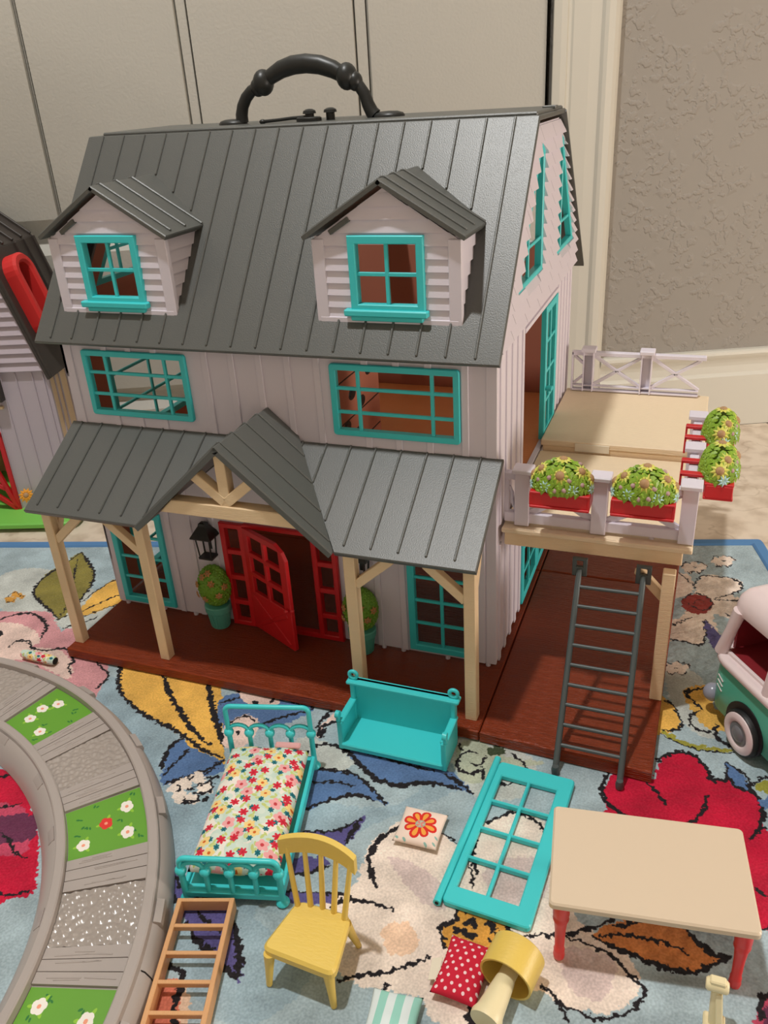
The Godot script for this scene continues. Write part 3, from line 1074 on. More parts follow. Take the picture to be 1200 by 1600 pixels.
	fill_shape("purple", [481, 467, 462, 461, 448, 460, 436, 450, 429, 445, 432, 458, 439, 471, 445, 480, 459, 481, 480, 475])
	draw_stroke("ink", 2.4, [481, 464, 463, 461, 448, 459, 434, 449])
	draw_stroke("ink", 3.0, [432, 447, 437, 462, 441, 473])
	draw_stroke("ink", 2.0, [453, 473, 447, 469])
	fill_shape("purple", [480, 488, 458, 485, 451, 489, 459, 498, 477, 503])
	draw_stroke("ink", 3.6, [480, 502, 463, 499, 450, 492])
	draw_stroke("ink", 3.4, [479, 516, 458, 517, 435, 517, 427, 521])
	fill_shape("purple", [477, 517, 453, 517, 439, 520, 445, 525, 473, 525])
	fill_shape("purple", [570, 495, 560, 506, 552, 519, 549, 527, 557, 525, 564, 514])
	draw_stroke("ink", 3.0, [563, 506, 556, 517])
	draw_stroke("ink", 3.0, [561, 522, 555, 529])
	fill_shape("purple", [551, 531, 521, 527, 509, 543, 500, 560, 495, 573, 495, 586, 504, 577, 517, 567, 530, 559, 543, 545])
	draw_stroke("ink", 4.6, [543, 545, 534, 555, 525, 562, 515, 567, 506, 576, 496, 584])
	draw_stroke("ink", 5.0, [509, 543, 503, 557, 498, 571, 496, 583])
	draw_stroke("ink", 3.6, [537, 536, 528, 544, 517, 551])
	draw_stroke("ink", 4.0, [551, 529, 536, 525, 523, 524])
	fill_shape("coral", [545, 589, 538, 585, 529, 593, 522, 615, 519, 638, 550, 640, 551, 613])
	fill_shape("peach", [532, 589, 523, 599, 521, 615, 525, 615])
	draw_stroke("ink", 4.0, [549, 574, 541, 578, 534, 582, 532, 591, 533, 599, 532, 604])
	draw_stroke("ink", 4.4, [533, 604, 528, 615, 525, 631])
	fill_shape("red", [772, 417, 740, 409, 717, 433, 691, 466, 673, 503, 665, 526, 678, 532, 708, 532])
	fill_shape("pinkdeep", [754, 450, 723, 444, 705, 454, 693, 473, 689, 491, 708, 495, 730, 493])
	fill_shape("plum", [745, 465, 713, 454, 696, 457, 688, 473, 694, 480, 734, 486])
	draw_stroke("ink", 2.8, [771, 420, 750, 415, 738, 410])
	draw_stroke("ink", 2.6, [695, 529, 680, 529, 667, 524])
	draw_stroke("ink", 2.0, [733, 448, 722, 446, 716, 442])
	draw_stroke("ink", 2.4, [719, 474, 708, 480, 696, 492, 683, 497])
	fill_shape("pinkdeep", [172, 584, 164, 578, 151, 581, 159, 608, 181, 609])
	fill_shape("plum", [168, 584, 158, 575, 154, 593, 170, 598])
	draw_stroke("ink", 4.0, [172, 590, 168, 578, 161, 573])
	fill_shape("moss", [333, 369, 319, 363, 317, 372, 328, 376])
	fill_shape("sage", [358, 364, 341, 354, 317, 375, 285, 381, 312, 389, 344, 408, 357, 395])
	fill_shape("moss", [332, 366, 322, 363, 321, 372, 329, 374])
	draw_stroke("ink", 3.2, [341, 372, 349, 371, 356, 379, 357, 388, 352, 395, 343, 395, 335, 389])
	draw_stroke("ink", 3.2, [336, 389, 335, 403])
	draw_stroke("ink", 2.6, [312, 371, 302, 382, 301, 395])
	draw_stroke("ink", 2.6, [356, 360, 354, 368])
	draw_stroke("ink", 2.4, [347, 383, 338, 386, 333, 375])
	draw_stroke("ink", 2.0, [328, 401, 318, 407, 310, 404, 305, 405])

# ---------------------------------------------------------------- the toy farmhouse
const Z_FRONT := -0.091
const Z_BACK := -0.462
const X_LEFT := 0.002
const X_RIGHT := 0.4315

# local (u, y) on the right gable: u runs from front to back
func right_side(x: float) -> Transform3D:
	return Transform3D(Basis(Vector3(0, 0, -1), Vector3(0, 1, 0), Vector3(1, 0, 0)), Vector3(x, 0, 0))

func left_side(x: float) -> Transform3D:
	return Transform3D(Basis(Vector3(0, 0, 1), Vector3(0, 1, 0), Vector3(-1, 0, 0)), Vector3(x, 0, 0))

func flip_u(p: PackedVector2Array) -> PackedVector2Array:
	var q := PackedVector2Array()
	for v in p:
		q.append(Vector2(-v.x, v.y))
	return q

func gable_outline() -> PackedVector2Array:
	return PackedVector2Array([Vector2(0.091, 0.0145), Vector2(0.462, 0.0145), Vector2(0.462, 0.345), Vector2(0.340, 0.474), Vector2(0.213, 0.474), Vector2(0.091, 0.327)])

func gable_windows() -> Array:
	return [PackedVector2Array([Vector2(0.155, 0.348), Vector2(0.264, 0.348), Vector2(0.264, 0.452), Vector2(0.250, 0.459), Vector2(0.243, 0.456)]), PackedVector2Array([Vector2(0.339, 0.346), Vector2(0.4435, 0.346), Vector2(0.357, 0.456), Vector2(0.350, 0.459), Vector2(0.339, 0.452)])]

func make_house() -> void:
	house = thing("dollhouse", "lilac toy farmhouse with grey ribbed roofs, dormers, porch and carrying handle", "dollhouse")
	make_slabs()
	make_walls()
	make_windows()
	make_front_door()
	make_main_roof()
	make_dormer(0.0778)
	make_dormer(0.3410)
	make_porch()
	make_balcony()
	make_lantern(0.135)
	make_lantern(0.3015)

func make_slabs() -> void:
	var m: Material = mats["brown plastic"]
	var y := 0.0115
	var st := begin()
	span(st, Vector3(0, 0.0006, -0.2762), Vector3(0.4384, y, 0), 0.0012)
	part(house, "base_slab", st, m)
	st = begin()
	span(st, Vector3(0, 0.0006, -0.462), Vector3(0.4384, y, -0.278), 0.0012)
	part(house, "base_slab", st, m)
	st = begin()
	var T := Transform3D(Basis(Vector3(1, 0, 0), Vector3(0, 0, -1), Vector3(0, 1, 0)), Vector3(0, 0.0006, 0))
	plate(st, T, PackedVector2Array([Vector2(0.4392, 0.0002), Vector2(0.5820, -0.0064), Vector2(0.5850, 0.2762), Vector2(0.4392, 0.2762)]), [], y - 0.0006, 0.0012)
	part(house, "wing_slab", st, m)
	st = begin()
	plate(st, T, PackedVector2Array([Vector2(0.4392, 0.278), Vector2(0.5850, 0.278), Vector2(0.5870, 0.446), Vector2(0.4392, 0.446)]), [], y - 0.0006, 0.0012)
	part(house, "wing_slab", st, m)

func battens(wall: Node, T: Transform3D, us: Array, y0: float, y1: float, w := 0.0062) -> void:
	var st := begin()
	plate(st, Transform3D(), rect(-w / 2, 0, w / 2, y1 - y0), [], 0.0016, 0.0005)
	var mesh := done(st)
	for u in us:
		part(wall, "batten", mesh, mats["lilac plastic"], T * shift(u, y0, 0.003))

func make_walls() -> void:
	var lilac: Material = mats["lilac plastic"]
	var inner: Material = mats["inside wall brown"]
	# front
	var T := shift(0, 0, Z_FRONT - 0.003)
	var holes := [rect(0.031, 0.242, 0.139, 0.300), rect(0.290, 0.242, 0.396, 0.300), rect(0.017, 0.022, 0.0745, 0.128), rect(0.351, 0.022, 0.4085, 0.128), rect(0.1515, 0.012, 0.2755, 0.132)]
	var st := begin()
	plate(st, T, rect(X_LEFT, 0.0145, X_RIGHT, 0.330), holes, 0.003)
	var w := part(house, "front_wall", st, lilac)
	battens(w, T, [0.0255 - 0.014, 0.1621, 0.1894, 0.2173, 0.2451, 0.2733, 0.4052], 0.228, 0.318)
	battens(w, T, [0.053, 0.0805, 0.108, 0.318, 0.346, 0.374], 0.302, 0.318)
	battens(w, T, [0.053, 0.0805, 0.108, 0.318, 0.346, 0.374], 0.228, 0.240)
	battens(w, T, [0.0085, 0.0865, 0.1120, 0.1395, 0.2890, 0.3160, 0.3415, 0.4185], 0.0145, 0.200)
	for x in [0.012, 0.060, 0.100, 0.318, 0.3385, 0.384, 0.424]:
		st = begin()
		lathe(st, shift(x, 0.0105, Z_FRONT - 0.001), [Vector2(0.0024, 0), Vector2(0.0024, 0.005)], 10)
		part(w, "peg", st, lilac)
	st = begin()
	span(st, Vector3(X_RIGHT - 0.009, 0.0145, Z_FRONT - 0.003), Vector3(X_RIGHT + 0.0006, 0.330, Z_FRONT + 0.0008), 0.0005)
	part(w, "corner_board", st, lilac)
	# right gable with shingles above the wing doors
	T = right_side(X_RIGHT - 0.003)
	var gw := gable_windows()
	holes = gw + [rect(0.198, 0.160, 0.358, 0.306), rect(0.200, 0.012, 0.360, 0.138)]
	st = begin()
	plate(st, T, gable_outline(), holes, 0.003)
	w = part(house, "gable_wall", st, lilac)
	battens(w, T, [0.104, 0.126, 0.148, 0.170, 0.190, 0.372, 0.392, 0.412, 0.432, 0.452], 0.160, 0.318)
	battens(w, T, [0.104, 0.126, 0.148, 0.170, 0.190, 0.372, 0.392, 0.412, 0.432, 0.452], 0.012, 0.140)
	make_shingles(w, T, gw)
	# left gable
	T = left_side(X_LEFT + 0.003)
	holes = [flip_u(gw[0]), flip_u(gw[1]), flip_u(rect(0.150, 0.185, 0.290, 0.290)), flip_u(rect(0.130, 0.026, 0.250, 0.128))]
	st = begin()
	plate(st, T, flip_u(gable_outline()), holes, 0.003)
	w = part(house, "gable_wall", st, lilac)
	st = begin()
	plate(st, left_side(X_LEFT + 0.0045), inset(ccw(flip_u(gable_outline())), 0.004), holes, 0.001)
	part(w, "bounce_lining", st, inner)  # added lining, its brown painted for bounce on the lilac plastic
	# rear wall with a wide opening below
	var rear := [rect(0.100, 0.012, 0.340, 0.132)]
	st = begin()
	plate(st, shift(0, 0, Z_BACK), rect(X_LEFT, 0.0145, X_RIGHT, 0.340), rear, 0.003)
	w = part(house, "rear_wall", st, lilac)
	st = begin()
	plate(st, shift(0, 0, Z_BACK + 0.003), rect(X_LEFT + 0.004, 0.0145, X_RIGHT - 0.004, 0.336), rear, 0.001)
	part(w, "bounce_lining", st, inner)  # added sheet, browned like light bounced off the floor
	# storeys
	st = begin()
	span(st, Vector3(X_LEFT + 0.0045, 0.1505, Z_BACK + 0.0045), Vector3(X_RIGHT - 0.0035, 0.158, Z_FRONT - 0.0035))
	part(house, "storey_floor", st, mats["inside floor plastic"])
	# the partition upstairs, with the moulded stove on its right face
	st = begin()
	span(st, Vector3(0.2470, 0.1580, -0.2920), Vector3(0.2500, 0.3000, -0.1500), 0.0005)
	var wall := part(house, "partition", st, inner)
	for k in [[0.2000, -0.1980], [0.1840, -0.2240], [0.2140, -0.2400], [0.2300, -0.2160], [0.2420, -0.2640], [0.2580, -0.2300]]:
		st = begin()
		lathe(st, Transform3D(Basis(Vector3(0, 1, 0), Vector3(1, 0, 0), Vector3(0, 0, -1)), Vector3(0.2500, k[0], k[1])), [Vector2(0.0, 0.0010), Vector2(0.0040, 0.0010), Vector2(0.0044, 0.0004), Vector2(0.0060, 0.0004), Vector2(0.0064, 0.0)], 18, 1.5)
		part(wall, "stove_ring", st, mats["black plastic"])
	for y in [0.1720, 0.2060, 0.2500]:
		st = begin()
		span(st, Vector3(0.2498, y, -0.2880), Vector3(0.2508, y + 0.0010, -0.1700))
		part(wall, "shelf_line", st, mats["black plastic"])

func make_shingles(wall: Node, T: Transform3D, windows: Array) -> void:
	var outline := PackedVector2Array([Vector2(0.089, 0.318), Vector2(0.464, 0.318), Vector2(0.464, 0.343), Vector2(0.342, 0.474), Vector2(0.211, 0.474), Vector2(0.089, 0.327)])
	var pitch := 0.0119
	var row := 0
	var y := 0.318
	while y < 0.472:
		var u := 0.300 - 0.056 * 4 + (0.003 if row % 2 else -0.003)
		while u < 0.47:
			var pieces := Geometry2D.intersect_polygons(rect(u + 0.0004, y, u + 0.0556, y + pitch), outline)
			for h in windows:
				var next := []
				for q in pieces:
					next.append_array(Geometry2D.clip_polygons(q, inset(ccw(h), 0.0005)))
				pieces.assign(next)
			for q in pieces:
				if absf(area(q)) < 4e-6:
					continue
				var st := begin()
				plate(st, T * shift(0, 0, 0.003), q, [], 0.0056, 0.0, 0.0046)
				part(wall, "shingle", st, mats["lilac plastic"])
			u += 0.056
		y += pitch
		row += 1

# a moulded window: rim with chamfered edges, and each glazing bar a piece of its own
func window(called: String, T: Transform3D, outer: PackedVector2Array, rim: float, depth: float, bars: Array, m: Material, deep := 0.003) -> Node3D:
	var st := begin()
	plate(st, T * shift(0, 0, -deep), outer, [inset(ccw(outer), rim)], depth + deep, 0.0007)
	var o := part(house, called, st, m)
	for b in bars:
		st = begin()
		var a: Vector2 = b[0]
		var c: Vector2 = b[1]
		bar(st, T * Vector3(a.x, a.y, depth * 0.45 - deep * 0.3), T * Vector3(c.x, c.y, depth * 0.45 - deep * 0.3), 0.0031, 0.0028 if a.x == c.x else 0.0024, 0.0004, T.basis.z)
		part(o, "glazing_bar", st, m)
	return o

func grid_bars(x0: float, y0: float, x1: float, y1: float, xs: Array, ys: Array) -> Array:
	var out := []
	for x in xs:
		out.append([Vector2(x, y0), Vector2(x, y1)])
	for y in ys:
		out.append([Vector2(x0, y), Vector2(x1, y)])
	return out

func make_windows() -> void:
	var teal: Material = mats["teal plastic"]
	var F := shift(0, 0, Z_FRONT)
	for x in [0.0268, 0.2858]:
		window("window_frame", F, rrect(x, 0.2385, x + 0.1155, 0.3035, 0.003, 3), 0.0055, 0.0034, grid_bars(x + 0.005, 0.243, x + 0.1105, 0.299, [x + 0.0255, x + 0.0915], [0.2600, 0.2815]), teal)
	for x in [0.0125, 0.3470]:
		window("window_frame", F, rect(x, 0.0180, x + 0.066, 0.1315), 0.0068, 0.0034, grid_bars(x + 0.006, 0.024, x + 0.060, 0.126, [x + 0.033], [0.050, 0.0755, 0.101]), teal)
	for side in 2:
		var T := right_side(X_RIGHT) if side == 0 else left_side(X_LEFT)
		var gw := gable_windows()
		var bars := [[Vector2(0.175, 0.378), Vector2(0.262, 0.378)], [Vector2(0.205, 0.350), Vector2(0.205, 0.408)], [Vector2(0.341, 0.375), Vector2(0.420, 0.375)], [Vector2(0.3685, 0.348), Vector2(0.3685, 0.440)]]
		for k in 2:
			var p: PackedVector2Array = gw[k] if side == 0 else flip_u(gw[k])
			var bs := []
			for b in bars.slice(k * 2, k * 2 + 2):
				bs.append(b if side == 0 else [Vector2(-b[0].x, b[0].y), Vector2(-b[1].x, b[1].y)])
			window("gable_window_frame", T, p, 0.0052, 0.0022, bs, teal, 0.0045)
	# left gable: casement upstairs and window downstairs
	var L := left_side(X_LEFT)
	window("window_frame", L, flip_u(rect(0.146, 0.181, 0.294, 0.294)), 0.0065, 0.003, grid_bars(-0.290, 0.185, -0.150, 0.290, [-0.220], [0.218, 0.255]), teal, 0.005)
	window("window_frame", L, flip_u(rect(0.126, 0.022, 0.254, 0.132)), 0.0065, 0.003, grid_bars(-0.250, 0.026, -0.130, 0.128, [-0.190], [0.056, 0.092]), teal, 0.005)
	# the closed leaf of the balcony doors, with its handle; the other leaf lies on the rug
	var R := right_side(X_RIGHT)
	var leaf := window("balcony_door", R, rect(0.296, 0.163, 0.359, 0.305), 0.008, 0.0026, grid_bars(0.303, 0.170, 0.352, 0.298, [0.3275], [0.202, 0.234, 0.266]), teal)
	var st := begin()
	box(st, R * Vector3(0.301, 0.219, 0.006), Vector3(0.007, 0.004, 0.009), 0.001)
	part(leaf, "door_handle", st, teal)
	st = begin()
	plate(st, R, rect(0.194, 0.306, 0.363, 0.310), [], 0.002)
	part(house, "door_lintel", st, mats["lilac plastic"])
	st = begin()
	span(st, R * Vector3(0.196, 0.156, -0.003), R * Vector3(0.360, 0.1605, 0.002))
	part(house, "door_threshold", st, mats["lilac plastic"])
	# wing doors on the ground floor: one leaf shut, one swung out
	window("wing_door", R, rect(0.280, 0.0135, 0.359, 0.136), 0.008, 0.0026, grid_bars(0.287, 0.020, 0.352, 0.130, [0.3195], [0.045, 0.075, 0.105]), teal)
	window("wing_door", R * Transform3D(Basis(Vector3.UP, 0.0), Vector3(0, 0, 0)), rect(0.200, 0.0135, 0.278, 0.136), 0.008, 0.0026, grid_bars(0.207, 0.020, 0.271, 0.130, [0.239], [0.045, 0.075, 0.105]), teal)

func make_front_door() -> void:
	var red: Material = mats["red plastic"]
	var F := shift(0, 0, Z_FRONT)
	for x in [0.1500, 0.2500]:
		var bars := []
		for y in [0.0405, 0.0705, 0.1005]:
			bars.append([Vector2(x + 0.004, y), Vector2(x + 0.023, y)])
		var o := window("sidelight", F, rect(x, 0.0125, x + 0.0268, 0.1335), 0.0056, 0.0045, [], red)
		for b in bars:
			var s := begin()
			bar(s, F * Vector3(b[0].x, b[0].y, 0.001), F * Vector3(b[1].x, b[1].y, 0.001), 0.0055, 0.005, 0.0006, Vector3.BACK)
			part(o, "crossbar", s, red)
	var st := begin()
	span(st, Vector3(0.1765, 0.0120, -0.094), Vector3(0.2502, 0.0180, -0.087), 0.0006)
	part(house, "door_threshold", st, red)
	st = begin()
	span(st, Vector3(0.1765, 0.1300, -0.094), Vector3(0.2502, 0.1345, -0.087), 0.0006)
	part(house, "door_lintel", st, red)
	# the leaf, hinged on the left and swung out over the porch
	var D := Transform3D(Basis(Vector3.UP, -0.458), Vector3(0.1772, 0.0140, -0.0905))
	var w := 0.0690
	var h := 0.1175
	st = begin()
	var out := PackedVector2Array([Vector2(0, 0), Vector2(w - 0.002, 0), Vector2(w, 0.002), Vector2(w, h - 0.014), Vector2(w - 0.005, h - 0.006), Vector2(w - 0.016, h), Vector2(0, h)])
	var holes := []
	for i in 2:
		for k in 3:
			var hx := 0.0085 + i * 0.0272
			holes.append(rect(hx, 0.046 + k * 0.0232, hx + 0.0228, 0.0642 + k * 0.0232))
	plate(st, D, out, holes, 0.0040, 0.0006)
	var leaf := part(house, "front_door", st, red)
	for c in [[Vector3(0.007, 0.005, 0.0042), Vector3(w - 0.007, 0.040, 0.0042)], [Vector3(0.007, 0.040, 0.0042), Vector3(w - 0.007, 0.005, 0.0042)]]:
		st = begin()
		bar(st, D * c[0], D * c[1], 0.0040, 0.0014, 0.0003, D.basis.z)
		part(leaf, "cross_brace", st, red)
	st = begin()
	ball(st, D * Vector3(w - 0.0045, 0.048, 0.0062), Vector3(0.0024, 0.0024, 0.0024), 10, 6)
	ball(st, D * Vector3(w - 0.0005, 0.048, 0.0020), Vector3(0.0024, 0.0024, 0.0024), 10, 6)
	part(leaf, "door_knob", st, red)

# front slope of the main roof: local x along the house, local y up the slope
const EAVE := Vector3(0, 0.3140, -0.0720)
func main_slope() -> Transform3D:
	var s := Vector3(0, 0.168, -0.139).normalized()
	return Transform3D(Basis(Vector3.RIGHT, s, Vector3.RIGHT.cross(s)), EAVE)

func make_main_roof() -> void:
	var m: Material = mats["roof grey plastic"]
	var T := main_slope()
	var len_ := Vector2(0.168, 0.139).length()
	var st := begin()
	var holes := []
	for c in [0.0778, 0.3410]:
		holes.append(PackedVector2Array([Vector2(c - 0.048, 0.046), Vector2(c + 0.048, 0.046), Vector2(c + 0.048, 0.105), Vector2(c, 0.150), Vector2(c - 0.048, 0.105)]))
	plate(st, T * shift(0, 0, -0.0035), rect(-0.0105, 0, 0.4380, len_), holes, 0.0035, 0.0008)
	var roof := part(house, "roof", st, m)
	for i in 18:
		var x := 0.0078 + i * 0.02413
		var runs := [[0.0045, len_ - 0.0005]]
		for c in [0.0778, 0.3410]:
			var d := absf(x - c)
			if d < 0.066:
				# the dormer's roof ridge sinks into the slope at 0.175; its eaves at 0.121
				var back := 0.174 - 0.054 * d / 0.0685 + 0.001
				runs = [[0.0045, 0.034 if d < 0.059 else 0.100], [back, len_ - 0.0005]]
		for r in runs:
			st = begin()
			bar(st, T * Vector3(x, r[0], 0.0004), T * Vector3(x, r[1], 0.0004), 0.0021, 0.0022, 0.0007, T.basis.z)
			part(roof, "seam_rib", st, m)
	# rear slope; two unseen openings added to let light into the rooms
	var s2 := Vector3(0, 0.176, 0.171).normalized()
	st = begin()
	plate(st, Transform3D(Basis(Vector3.LEFT, s2, Vector3.LEFT.cross(s2)), Vector3(0, 0.305, -0.514)) * shift(0, 0, -0.0035), rect(-0.4380, 0, 0.0105, 0.2454), [rect(-0.2000, 0.035, -0.0250, 0.215), rect(-0.4080, 0.035, -0.2300, 0.215)], 0.0035, 0.0008)
	part(house, "roof", st, m)
	# flat ridge cap
	st = begin()
	span(st, Vector3(-0.0100, 0.4775, -0.3440), Vector3(0.4370, 0.4818, -0.2108), 0.001)
	span(st, Vector3(0.0020, 0.4808, -0.3380), Vector3(0.4350, 0.4845, -0.2170), 0.0012)
	var cap := part(house, "ridge_cap", st, m)
	st = begin()
	span(st, Vector3(0.4250, 0.4835, -0.300), Vector3(0.4372, 0.4862, -0.288), 0.0006)
	part(cap, "cap_clip", st, m)
	make_handle()

func make_handle() -> void:
	var m: Material = mats["black plastic"]
	var z := -0.27
	var st := begin()
	var pts := []
	for p in [[0.1310, 0.4860], [0.1312, 0.4925], [0.1335, 0.5000], [0.1385, 0.5075], [0.1450, 0.5130], [0.1535, 0.5165], [0.1600, 0.5195], [0.1680, 0.5245], [0.1790, 0.5295], [0.1920, 0.5325], [0.2060, 0.5330], [0.2200, 0.5310], [0.2330, 0.5265], [0.2430, 0.5210], [0.2520, 0.5160], [0.2580, 0.5110], [0.2630, 0.5040], [0.2655, 0.4960], [0.2690, 0.4890], [0.2720, 0.4860]]:
		pts.append(Vector3(p[0], p[1], z))
	tube(st, pts, [0.0062, 0.0060, 0.0057, 0.0056, 0.0054, 0.0053, 0.0062, 0.0070, 0.0078, 0.0083, 0.0084, 0.0083, 0.0078, 0.0068, 0.0058, 0.0054, 0.0056, 0.0060, 0.0064, 0.0066], 18)
	var h := part(house, "carry_handle", st, m)
	for k in [[0.1590, 0.5195, 1.0], [0.1525, 0.5158, 0.72], [0.2460, 0.5200, 1.0], [0.2540, 0.5155, 0.72]]:
		st = begin()
		ball(st, Vector3(k[0], k[1], z), Vector3(0.0098, 0.0118, 0.0118) * k[2], 18, 10)
		part(h, "knop", st, m)
	for x in [0.1205, 0.2860]:
		st = begin()
		lathe(st, shift(x, 0.4835, z), [Vector2(0.0150, 0), Vector2(0.0150, 0.0022), Vector2(0.0132, 0.0042), Vector2(0.0080, 0.0056), Vector2(0, 0.0060)], 22, 0.8)
		part(h, "foot", st, m)
	# the latch beside it
	var zl := -0.25
	st = begin()
	tube(st, [Vector3(0.1640, 0.4862, zl), Vector3(0.1800, 0.4870, zl), Vector3(0.1960, 0.4880, zl), Vector3(0.2130, 0.4882, zl)], [0.0017, 0.0015, 0.0016, 0.0020], 10)
	ball(st, Vector3(0.1640, 0.4862, zl), Vector3(0.0034, 0.0022, 0.0030), 12, 7)
	var latch := part(house, "latch", st, m)
	st = begin()
	lathe(st, shift(0.2130, 0.4842, zl), [Vector2(0.0125, 0), Vector2(0.0125, 0.0032), Vector2(0.011, 0.0042), Vector2(0, 0.0042)], 20, 0.7)
	part(latch, "latch_plate", st, m)
	for x in [0.2140, 0.2300]:
		st = begin()
		lathe(st, shift(x, 0.4845, zl - 0.012 * float(x > 0.22)), [Vector2(0.0042, 0), Vector2(0.0042, 0.0064), Vector2(0.0064, 0.0066), Vector2(0.0058, 0.0090), Vector2(0.003, 0.0104), Vector2(0, 0.0107)], 16)
		part(latch, "latch_knob", st, m)

func make_dormer(c: float) -> void:
	var lilac: Material = mats["lilac plastic"]
	var teal: Material = mats["teal plastic"]
	var m: Material = mats["roof grey plastic"]
	var z := -0.0948
	var hw := 0.0597
	var F := shift(c, 0, z - 0.003)
	var outline := PackedVector2Array([Vector2(-hw, 0.3395), Vector2(hw, 0.3395), Vector2(hw, 0.4045), Vector2(0, 0.4415), Vector2(-hw, 0.4045)])
	var hole := rect(-0.0265, 0.352, 0.0285, 0.4035)
	var st := begin()
	plate(st, F, outline, [hole], 0.003)
	var w := part(house, "dormer_wall", st, lilac)
	# cheeks: from the front back to the roof slope
	for s in [-1.0, 1.0]:
		var T := right_side(c + hw - 0.003) if s > 0 else left_side(c - hw + 0.003)
		var cheek := PackedVector2Array([Vector2(0.0950, 0.3400), Vector2(0.1510, 0.4065), Vector2(0.0950, 0.4065)])
		if s < 0:
			cheek = flip_u(cheek)
		st = begin()
		plate(st, T, cheek, [], 0.003)
		part(w, "cheek", st, lilac)
		for r in 7:
			for q in Geometry2D.intersect_polygons(rect(-0.2, 0.3440 + r * 0.0098, 0.2, 0.3536 + r * 0.0098), cheek):
				if absf(area(q)) > 4e-6:
					st = begin()
					plate(st, T * shift(0, 0, 0.0028), q, [], 0.0022, 0.0, 0.0018)
					part(w, "clapboard", st, lilac)
		st = begin()
		span(st, Vector3(c + s * (hw - 0.008), 0.3380, z - 0.003), Vector3(c + s * (hw + 0.0028), 0.4045, z + 0.0024), 0.0006)
		part(w, "corner_board", st, lilac)
	for r in 10:
		for q in Geometry2D.intersect_polygons(rect(-hw, 0.3405 + r * 0.0098, hw, 0.3501 + r * 0.0098), outline):
			for q2 in Geometry2D.clip_polygons(q, hole):
				if absf(area(q2)) > 4e-6:
					st = begin()
					plate(st, F * shift(0, 0, 0.0028), q2, [], 0.0024, 0.0, 0.0020)
					part(w, "clapboard", st, lilac)
	st = begin()
	span(st, Vector3(c - hw, 0.3375, z - 0.003), Vector3(c + hw, 0.3425, z + 0.0026), 0.0006)
	part(w, "skirt_board", st, lilac)
	# window with sill
	var o := window("dormer_window_frame", shift(c, 0, z), rect(-0.0305, 0.3475, 0.0328, 0.4075), 0.0064, 0.0052, grid_bars(-0.026, 0.350, 0.028, 0.402, [0.0012], [0.3775]), teal)
	st = begin()
	span(st, Vector3(c - 0.0362, 0.3445, z + 0.001), Vector3(c + 0.0355, 0.3500, z + 0.0085), 0.0010)
	span(st, Vector3(c - 0.0310, 0.3405, z + 0.001), Vector3(c + 0.0310, 0.3446, z + 0.0060), 0.0008)
	part(o, "sill", st, teal)
	# roof: two slopes meeting the main roof along slanted valleys
	var ridge := Vector3(c - 0.0008, 0.4490, z + 0.0068)
	for s in [-1.0, 1.0]:
		var d := Vector3(s * 0.0685, -0.0415, 0).normalized()
		var L := Vector2(0.0685, 0.0415).length()
		var p := PackedVector2Array([Vector2(0, 0), Vector2(L, 0), Vector2(L, 0.0620), Vector2(0, 0.0960)])
		st = begin()
		var T := slope_plate(st, ridge, d, Vector3(0, 0, -1), p, 0.0040, 0.0008)
		var roof := part(house, "dormer_roof", st, m)
		for k in 3:
			var b := 0.0135 + k * 0.0235
			var top_ := 0.0
			var end := L - 0.004
			if b > 0.056:
				end = L * clampf((0.0960 - b) / (0.0960 - 0.0620), 0.0, 1.0) - 0.001
			st = begin()
			bar(st, T * vv(d.x > 0, top_, b, 0.0004), T * vv(d.x > 0, end, b, 0.0004), 0.0024, 0.0026, 0.0008, T.basis.z)
			part(roof, "seam_rib", st, m)
	if true:
		st = begin()
		span(st, Vector3(c - 0.047, 0.4110, z - 0.002), Vector3(c - 0.027, 0.4150, z + 0.004), 0.0005)
		var clip := part(w, "eave_clip", st, m)
		clip.transform = Transform3D(Basis(Vector3.BACK, 0.545), Vector3.ZERO)
		var pivot := Vector3(c - 0.037, 0.4130, z)
		clip.position = Vector3(pivot.x, pivot.y + 0.0015, 0) - clip.basis * Vector3(pivot.x, pivot.y, 0)

func vv(straight: bool, a: float, b: float, z: float) -> Vector3:
	return Vector3(a, b, z) if straight else Vector3(b, a, z)

# a sloping roof plate: polygon in (down the slope, towards the back); returns its frame
func slope_plate(st: SurfaceTool, ridge: Vector3, d: Vector3, b: Vector3, p: PackedVector2Array, depth: float, bev: float) -> Transform3D:
	var T: Transform3D
	var q := p
	if d.cross(b).y > 0:
		T = Transform3D(Basis(d, b, d.cross(b)), ridge)
	else:
		T = Transform3D(Basis(b, d, b.cross(d)), ridge)
		q = PackedVector2Array()
		for v in p:
			q.append(Vector2(v.y, v.x))
	plate(st, T * shift(0, 0, -depth), q, [], depth, bev)
	return T

